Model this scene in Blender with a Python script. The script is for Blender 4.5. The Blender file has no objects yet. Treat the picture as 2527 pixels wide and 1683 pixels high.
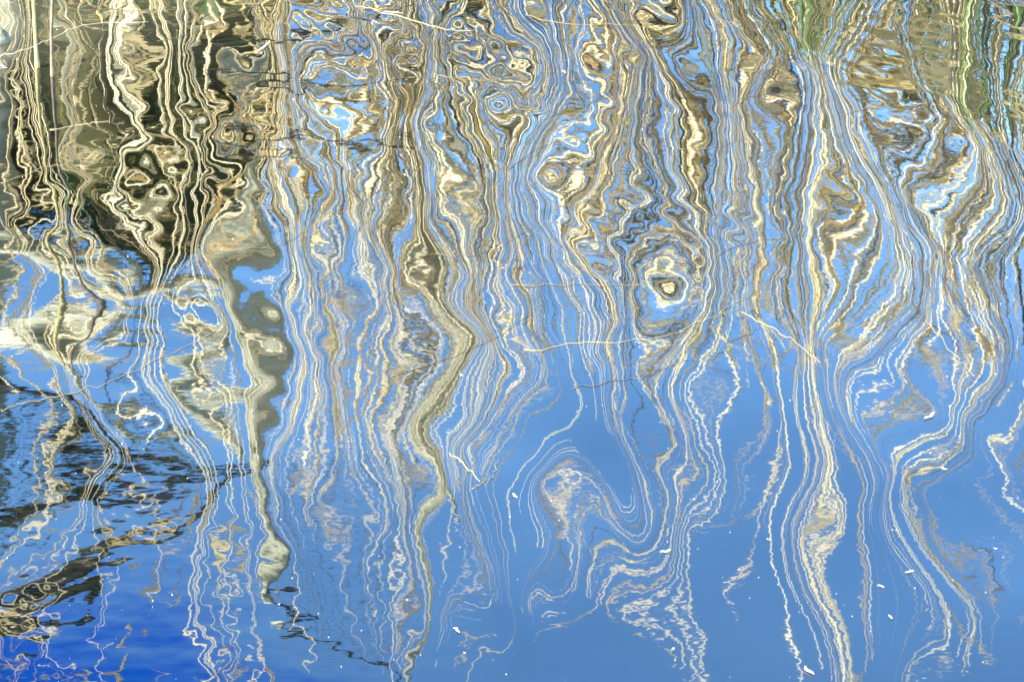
import bpy, math, random, zlib, base64
import numpy as np
from mathutils import Vector
R = math.radians
random.seed(7)
S = bpy.context.scene
C = S.collection

# ------------------------------------------------------------ camera
cam_d = bpy.data.cameras.new('camera'); cam = bpy.data.objects.new('camera', cam_d); C.objects.link(cam)
cam.location = (0, 0, 2.0); cam.rotation_euler = (R(90 - 22.1), 0, 0)
cam_d.sensor_fit = 'HORIZONTAL'; cam_d.angle = R(24.0); cam_d.clip_start = 0.05; cam_d.clip_end = 2000
S.camera = cam

# ------------------------------------------------------------ sky and sun
SUN_AZ, SUN_EL = 238.0, 36.0
wd = bpy.data.worlds.new('World'); S.world = wd; wd.use_nodes = True
nt = wd.node_tree; nt.nodes.clear()
sky = nt.nodes.new('ShaderNodeTexSky'); sky.sky_type = 'NISHITA'; sky.sun_disc = False
sky.sun_elevation = R(SUN_EL); sky.sun_rotation = R(SUN_AZ)
sky.altitude = 300; sky.air_density = 1.0; sky.dust_density = 0.3; sky.ozone_density = 2.5
hs = nt.nodes.new('ShaderNodeHueSaturation'); hs.inputs['Saturation'].default_value = 1.2; hs.inputs['Value'].default_value = 1.0
bg = nt.nodes.new('ShaderNodeBackground'); bg.inputs['Strength'].default_value = 0.14
wo = nt.nodes.new('ShaderNodeOutputWorld')
# deeper blue painted into the sky colour over one broad region, upper left
tc = nt.nodes.new('ShaderNodeTexCoord')
dp = nt.nodes.new('ShaderNodeVectorMath'); dp.operation = 'DOT_PRODUCT'
_az, _el = R(-50), R(55)
dp.inputs[1].default_value = (math.sin(_az)*math.cos(_el), math.cos(_az)*math.cos(_el), math.sin(_el))
mr = nt.nodes.new('ShaderNodeMapRange'); mr.interpolation_type = 'SMOOTHSTEP'
mr.inputs['From Min'].default_value = math.cos(R(41.0)); mr.inputs['From Max'].default_value = math.cos(R(37.2))
mx = nt.nodes.new('ShaderNodeMix'); mx.data_type = 'RGBA'; mx.blend_type = 'MULTIPLY'
mx.inputs['B'].default_value = (0.0, 0.34, 1.0, 1)
nt.links.new(tc.outputs['Generated'], dp.inputs[0]); nt.links.new(dp.outputs['Value'], mr.inputs['Value'])
nt.links.new(mr.outputs['Result'], mx.inputs['Factor'])
nt.links.new(sky.outputs['Color'], hs.inputs['Color']); nt.links.new(hs.outputs['Color'], mx.inputs['A'])
nt.links.new(mx.outputs['Result'], bg.inputs['Color']); nt.links.new(bg.outputs['Background'], wo.inputs['Surface'])

sd = bpy.data.lights.new('sun', 'SUN'); sd.energy = 5.0; sd.angle = R(0.5); sd.color = (1.0, 0.93, 0.80)
sun = bpy.data.objects.new('sun', sd); C.objects.link(sun)
sv = Vector((math.sin(R(SUN_AZ))*math.cos(R(SUN_EL)), math.cos(R(SUN_AZ))*math.cos(R(SUN_EL)), math.sin(R(SUN_EL))))
sun.rotation_euler = sv.to_track_quat('Z', 'Y').to_euler()

vs = S.view_settings
vs.view_transform = 'Standard'; vs.look = 'None'; vs.gamma = 1; vs.use_curve_mapping = False
vs.exposure = 2.75
S.cycles.max_bounces = 8; S.cycles.glossy_bounces = 4; S.cycles.transparent_max_bounces = 12
S.cycles.sample_clamp_indirect = 8

# ------------------------------------------------------------ materials
def newmat(name):
    m = bpy.data.materials.new(name); m.use_nodes = True
    n = m.node_tree; b = n.nodes['Principled BSDF']
    return m, n, b
def ramp(n, stops):
    r = n.nodes.new('ShaderNodeValToRGB'); e = r.color_ramp.elements
    while len(e) < len(stops): e.new(0.5)
    for k, (p, c) in enumerate(stops): e[k].position = p; e[k].color = (*c, 1)
    return r
def mat(name, stops, scale=8.0, rough=0.7, stretch=(1, 1, 1), per_object=0.0, translucent=0.0, bump=0.0, detail=4.0):
    """colour from noise mixed with a per-object random value"""
    m, n, b = newmat(name)
    t = n.nodes.new('ShaderNodeTexCoord'); mp = n.nodes.new('ShaderNodeMapping'); mp.inputs['Scale'].default_value = stretch
    ns = n.nodes.new('ShaderNodeTexNoise'); ns.inputs['Scale'].default_value = scale; ns.inputs['Detail'].default_value = detail
    n.links.new(t.outputs['Object'], mp.inputs['Vector']); n.links.new(mp.outputs['Vector'], ns.inputs['Vector'])
    src = ns.outputs['Fac']
    if per_object:
        oi = n.nodes.new('ShaderNodeObjectInfo')
        mm = n.nodes.new('ShaderNodeMix'); mm.inputs['Factor'].default_value = per_object
        n.links.new(src, mm.inputs['A']); n.links.new(oi.outputs['Random'], mm.inputs['B']); src = mm.outputs['Result']
    r = ramp(n, stops); n.links.new(src, r.inputs['Fac']); n.links.new(r.outputs['Color'], b.inputs['Base Color'])
    b.inputs['Roughness'].default_value = rough
    if bump:
        bn = n.nodes.new('ShaderNodeBump'); bn.inputs['Distance'].default_value = bump
        n.links.new(ns.outputs['Fac'], bn.inputs['Height']); n.links.new(bn.outputs['Normal'], b.inputs['Normal'])
    if translucent:
        tr = n.nodes.new('ShaderNodeBsdfTranslucent'); ad = n.nodes.new('ShaderNodeMixShader'); ad.inputs[0].default_value = translucent
        n.links.new(r.outputs['Color'], tr.inputs['Color'])
        n.links.new(b.outputs[0], ad.inputs[1]); n.links.new(tr.outputs[0], ad.inputs[2])
        n.links.new(ad.outputs[0], n.nodes['Material Output'].inputs['Surface'])
    return m
M = {}
M['reed'] = mat('dry_reed_stalk', [(0.0, (.34,.26,.10)), (.3, (.62,.51,.25)), (.5, (.80,.71,.42)), (.75, (.84,.77,.50)), (1, (.72,.45,.15))], 3.0, .55, (30,30,3), .75)
M['reed_dark'] = mat('old_brown_reed', [(0.2, (.06,.045,.012)), (.55, (.18,.135,.04)), (.9, (.34,.26,.10))], 4.0, .7, (20,20,2), .7)
M['leaf'] = mat('dry_reed_leaf', [(0.0, (.52,.40,.17)), (.35, (.74,.64,.36)), (.6, (.82,.75,.48)), (.8, (.78,.53,.20)), (1, (.66,.33,.08))], 5.0, .6, (8,8,2), .7, .3)
M['plume'] = mat('reed_plume', [(0.2, (.66,.60,.48)), (.8, (.86,.82,.70))], 20.0, .9, (1,1,1), .5, .5)
M['green'] = mat('green_reed_leaf', [(0.2, (.07,.18,.04)), (.55, (.16,.34,.09)), (.9, (.30,.48,.18))], 3.0, .5, (6,6,1), .6, .35)
M['bark'] = mat('pale_bark', [(0.25, (.09,.10,.06)), (.40, (.27,.29,.21)), (.55, (.38,.40,.31)), (.75, (.50,.52,.43))], 6.0, .85, (2,2,.8), 0, 0, .01)
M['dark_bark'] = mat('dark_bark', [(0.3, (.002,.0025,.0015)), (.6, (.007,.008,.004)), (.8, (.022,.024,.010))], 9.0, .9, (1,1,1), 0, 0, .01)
M['twig'] = mat('brown_twig', [(0.3, (.04,.03,.015)), (.7, (.13,.10,.05))], 9.0, .8)
M['ever'] = mat('evergreen_leaf', [(0.2, (.020,.026,.004)), (.5, (.055,.068,.012)), (.8, (.11,.125,.026))], 2.5, .5, (1,1,1), 0, .15)
M['mass'] = mat('shrub_interior', [(0.3, (.030,.033,.008)), (.7, (.090,.092,.026))], 3.0, .95)
M['board'] = mat('weathered_board', [(0.25, (.20,.21,.14)), (.5, (.33,.35,.25)), (.8, (.44,.46,.36))], 3.0, .8, (1,6,9), .4, 0, .003)
M['wire'] = mat('netting_wire', [(0.3, (.025,.025,.02)), (.7, (.06,.06,.05))], 30.0, .5)
M['soil'] = mat('bank_soil', [(0.25, (.05,.04,.022)), (.5, (.13,.10,.055)), (.8, (.28,.22,.12))], 1.3, .95, (1,1,1), 0, 0, .03, 8)
M['litter'] = mat('dry_litter', [(0.2, (.30,.22,.08)), (.6, (.62,.52,.26)), (.9, (.80,.71,.45))], 6.0, .8, (1,1,1), 0, .2)
M['stem_live'] = mat('living_stem', [(0.3, (.16,.13,.03)), (.5, (.34,.28,.08)), (.75, (.45,.42,.14))], 9.0, .45, (8,8,3))
M['stem_brown'] = mat('brown_stem', [(0.3, (.05,.035,.02)), (.7, (.20,.14,.08))], 9.0, .6, (8,8,3))
M['fluff'] = mat('pale_fragment', [(0.2, (.62,.56,.42)), (.7, (.85,.82,.74))], 40.0, .7)
M['orange'] = mat('orange_leaf', [(0.2, (.55,.20,.03)), (.8, (.75,.36,.07))], 30.0, .6)
M['stone'] = mat('mossy_stone', [(0.3, (.05,.07,.02)), (.5, (.14,.14,.07)), (.75, (.35,.30,.18))], 25.0, .9, (1,1,1), 0, 0, .01)

# water: a clear mirror surface over murky olive water
m, n, b = newmat('pond_water'); M['water'] = m
n.nodes.remove(b)
gl = n.nodes.new('ShaderNodeBsdfGlossy'); gl.inputs['Roughness'].default_value = 0.019; gl.inputs['Color'].default_value = (1, 1, 1, 1)
df = n.nodes.new('ShaderNodeBsdfDiffuse')
tcw = n.nodes.new('ShaderNodeTexCoord')
nm = n.nodes.new('ShaderNodeTexNoise'); nm.inputs['Scale'].default_value = 1.6; nm.inputs['Detail'].default_value = 6
rw = ramp(n, [(.35, (.0005,.001,.001)), (.6, (.001,.002,.001)), (.8, (.003,.003,.002))])
n.links.new(tcw.outputs['Object'], nm.inputs['Vector']); n.links.new(nm.outputs['Fac'], rw.inputs['Fac']); 
mud = n.nodes.new('ShaderNodeVectorMath'); mud.operation = 'DISTANCE'; mud.inputs[1].default_value = (-1.9, 7.9, 0)
mudr = n.nodes.new('ShaderNodeMapRange'); mudr.inputs['From Min'].default_value = 1.5; mudr.inputs['From Max'].default_value = .2; mudr.interpolation_type = 'SMOOTHSTEP'
mudm = n.nodes.new('ShaderNodeMix'); mudm.data_type = 'RGBA'; mudm.inputs['B'].default_value = (.035, .034, .022, 1)
n.links.new(tcw.outputs['Object'], mud.inputs[0]); n.links.new(mud.outputs['Value'], mudr.inputs['Value']); n.links.new(mudr.outputs['Result'], mudm.inputs['Factor'])
n.links.new(rw.outputs['Color'], mudm.inputs['A']); n.links.new(mudm.outputs['Result'], df.inputs['Color'])
fr = n.nodes.new('ShaderNodeFresnel'); fr.inputs['IOR'].default_value = 2.25
ms = n.nodes.new('ShaderNodeMixShader')
n.links.new(fr.outputs[0], ms.inputs[0]); n.links.new(df.outputs[0], ms.inputs[1]); n.links.new(gl.outputs[0], ms.inputs[2])
n.links.new(ms.outputs[0], n.nodes['Material Output'].inputs['Surface'])
# capillary ripples a few centimetres long
mp = n.nodes.new('ShaderNodeMapping'); mp.inputs['Scale'].default_value = (0.55, 1.0, 1.0)
n1 = n.nodes.new('ShaderNodeTexNoise'); n1.inputs['Scale'].default_value = 38.0; n1.inputs['Detail'].default_value = 2.0; n1.inputs['Roughness'].default_value = .45
n2 = n.nodes.new('ShaderNodeTexNoise'); n2.inputs['Scale'].default_value = 13.0; n2.inputs['Detail'].default_value = 1.0
# the ripples die away and come back in patches, strongest near the left foreground
sep = n.nodes.new('ShaderNodeSeparateXYZ')
dist = n.nodes.new('ShaderNodeVectorMath'); dist.operation = 'DISTANCE'; dist.inputs[1].default_value = (-0.85, 3.3, 0)
mrp = n.nodes.new('ShaderNodeMapRange'); mrp.inputs['From Min'].default_value = 1.5; mrp.inputs['From Max'].default_value = 0.3
mrp.interpolation_type = 'SMOOTHSTEP'; mrp.inputs['To Min'].default_value = 0.0; mrp.inputs['To Max'].default_value = 1.0
n.links.new(tcw.outputs['Object'], mp.inputs['Vector']); n.links.new(mp.outputs[0], n1.inputs['Vector']); n.links.new(tcw.outputs['Object'], n2.inputs['Vector'])
n.links.new(tcw.outputs['Object'], dist.inputs[0]); n.links.new(dist.outputs['Value'], mrp.inputs['Value'])
b1 = n.nodes.new('ShaderNodeBump'); b1.inputs['Strength'].default_value = 1.0; b1.inputs['Distance'].default_value = 0.00009; 
mul = n.nodes.new('ShaderNodeMath'); mul.operation = 'MULTIPLY'
n.links.new(n2.outputs['Fac'], mul.inputs[0]); n.links.new(mrp.outputs['Result'], mul.inputs[1])
b2 = n.nodes.new('ShaderNodeBump'); b2.inputs['Strength'].default_value = 1.0; b2.inputs['Distance'].default_value = 0.0007
n.links.new(n1.outputs['Fac'], b1.inputs['Height']); n.links.new(mul.outputs[0], b2.inputs['Height'])
n.links.new(b1.outputs[0], b2.inputs['Normal']); n.links.new(b2.outputs[0], gl.inputs['Normal'])

# ------------------------------------------------------------ helpers
class MB:
    def __init__(s): s.v, s.f = [], []
    def tube(s, pts, rad, k=5):
        pts = [Vector(p) for p in pts]; base = len(s.v); n_ = len(pts)
        up = Vector((.3, .2, .93)).normalized()
        for i, p in enumerate(pts):
            d = (pts[min(i+1, n_-1)] - pts[max(i-1, 0)]).normalized()
            a = d.cross(up)
            if a.length < .05: a = d.cross(Vector((1, 0, 0)))
            a.normalize(); c = d.cross(a)
            r = rad[i] if hasattr(rad, '__len__') else rad
            for j in range(k):
                t = j*2*math.pi/k
                s.v.append(p + (a*math.cos(t) + c*math.sin(t))*r)
        for i in range(n_-1):
            for j in range(k):
                q = base+i*k
                s.f.append((q+j, q+(j+1) % k, q+k+(j+1) % k, q+k+j))
        s.f.append(tuple(base+j for j in reversed(range(k)))); s.f.append(tuple(base+(n_-1)*k+j for j in range(k)))
        return s
    def blade(s, pts, widths, side):
        """a folded leaf strip: three vertices per station"""
        base = len(s.v)
        for i, (p, w) in enumerate(zip(pts, widths)):
            p = Vector(p); sd = Vector(side)
            d = (Vector(pts[min(i+1, len(pts)-1)]) - Vector(pts[max(i-1, 0)])).normalized()
            nn = d.cross(sd)
            s.v += [p - sd*w/2 + nn*w*.18, p, p + sd*w/2 + nn*w*.18]
        for i in range(len(pts)-1):
            q = base+3*i
            s.f += [(q, q+1, q+4, q+3), (q+1, q+2, q+5, q+4)]
        return s
    def box(s, x0, x1, y0, y1, z0, z1):
        b_ = len(s.v)
        s.v += [Vector(p) for p in ((x0,y0,z0),(x1,y0,z0),(x1,y1,z0),(x0,y1,z0),(x0,y0,z1),(x1,y0,z1),(x1,y1,z1),(x0,y1,z1))]
        s.f += [tuple(b_+i for i in q) for q in ((3,2,1,0),(4,5,6,7),(0,1,5,4),(1,2,6,5),(2,3,7,6),(3,0,4,7))]
        return s
    def leafquad(s, p, size, rnd):
        a = Vector((rnd.gauss(0,1), rnd.gauss(0,1), rnd.gauss(0,1))).normalized()
        b_ = a.cross(Vector((rnd.gauss(0,1), rnd.gauss(0,1), rnd.gauss(0,1)))).normalized()
        q = len(s.v); p = Vector(p)
        s.v += [p - a*size, p + b_*size*.45, p + a*size, p - b_*size*.45]; s.f.append((q, q+1, q+2, q+3))
    def mesh(s, name, m, smooth=True):
        me = bpy.data.meshes.new(name); me.from_pydata([tuple(v) for v in s.v], [], s.f)
        me.materials.append(m)
        if smooth: me.polygons.foreach_set('use_smooth', [True]*len(me.polygons))
        me.update(); return me
    def build(s, name, m, parent=None, smooth=True):
        return obj(name, s.mesh(name, m, smooth), parent)
def obj(name, me, parent=None, loc=(0, 0, 0), rz=0.0):
    o = bpy.data.objects.new(name, me); C.objects.link(o)
    o.location = loc; o.rotation_euler = (0, 0, rz)
    if parent: o.parent = parent
    return o
def tag(o, label=None, cat=None, group=None, kind=None):
    if label: o['label'] = label
    if cat: o['category'] = cat
    if group: o['group'] = group
    if kind: o['kind'] = kind
    return o
def empty(name, loc=(0, 0, 0), rz=0.0):
    o = bpy.data.objects.new(name, None); C.objects.link(o); o.location = loc; o.rotation_euler = (0, 0, rz); o.empty_display_size = .1
    return o
def smoothline(pts, k=4):
    """Catmull-Rom through pts"""
    P = [Vector(p) for p in pts]; P = [P[0]*2-P[1]] + P + [P[-1]*2-P[-2]]; out = []
    for i in range(1, len(P)-2):
        for j in range(k):
            t = j/k
            out.append(.5*((2*P[i]) + (P[i+1]-P[i-1])*t + (2*P[i-1]-5*P[i]+4*P[i+1]-P[i+2])*t*t + (-P[i-1]+3*P[i]-3*P[i+1]+P[i+2])*t**3))
    out.append(P[-2]); return out

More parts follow.
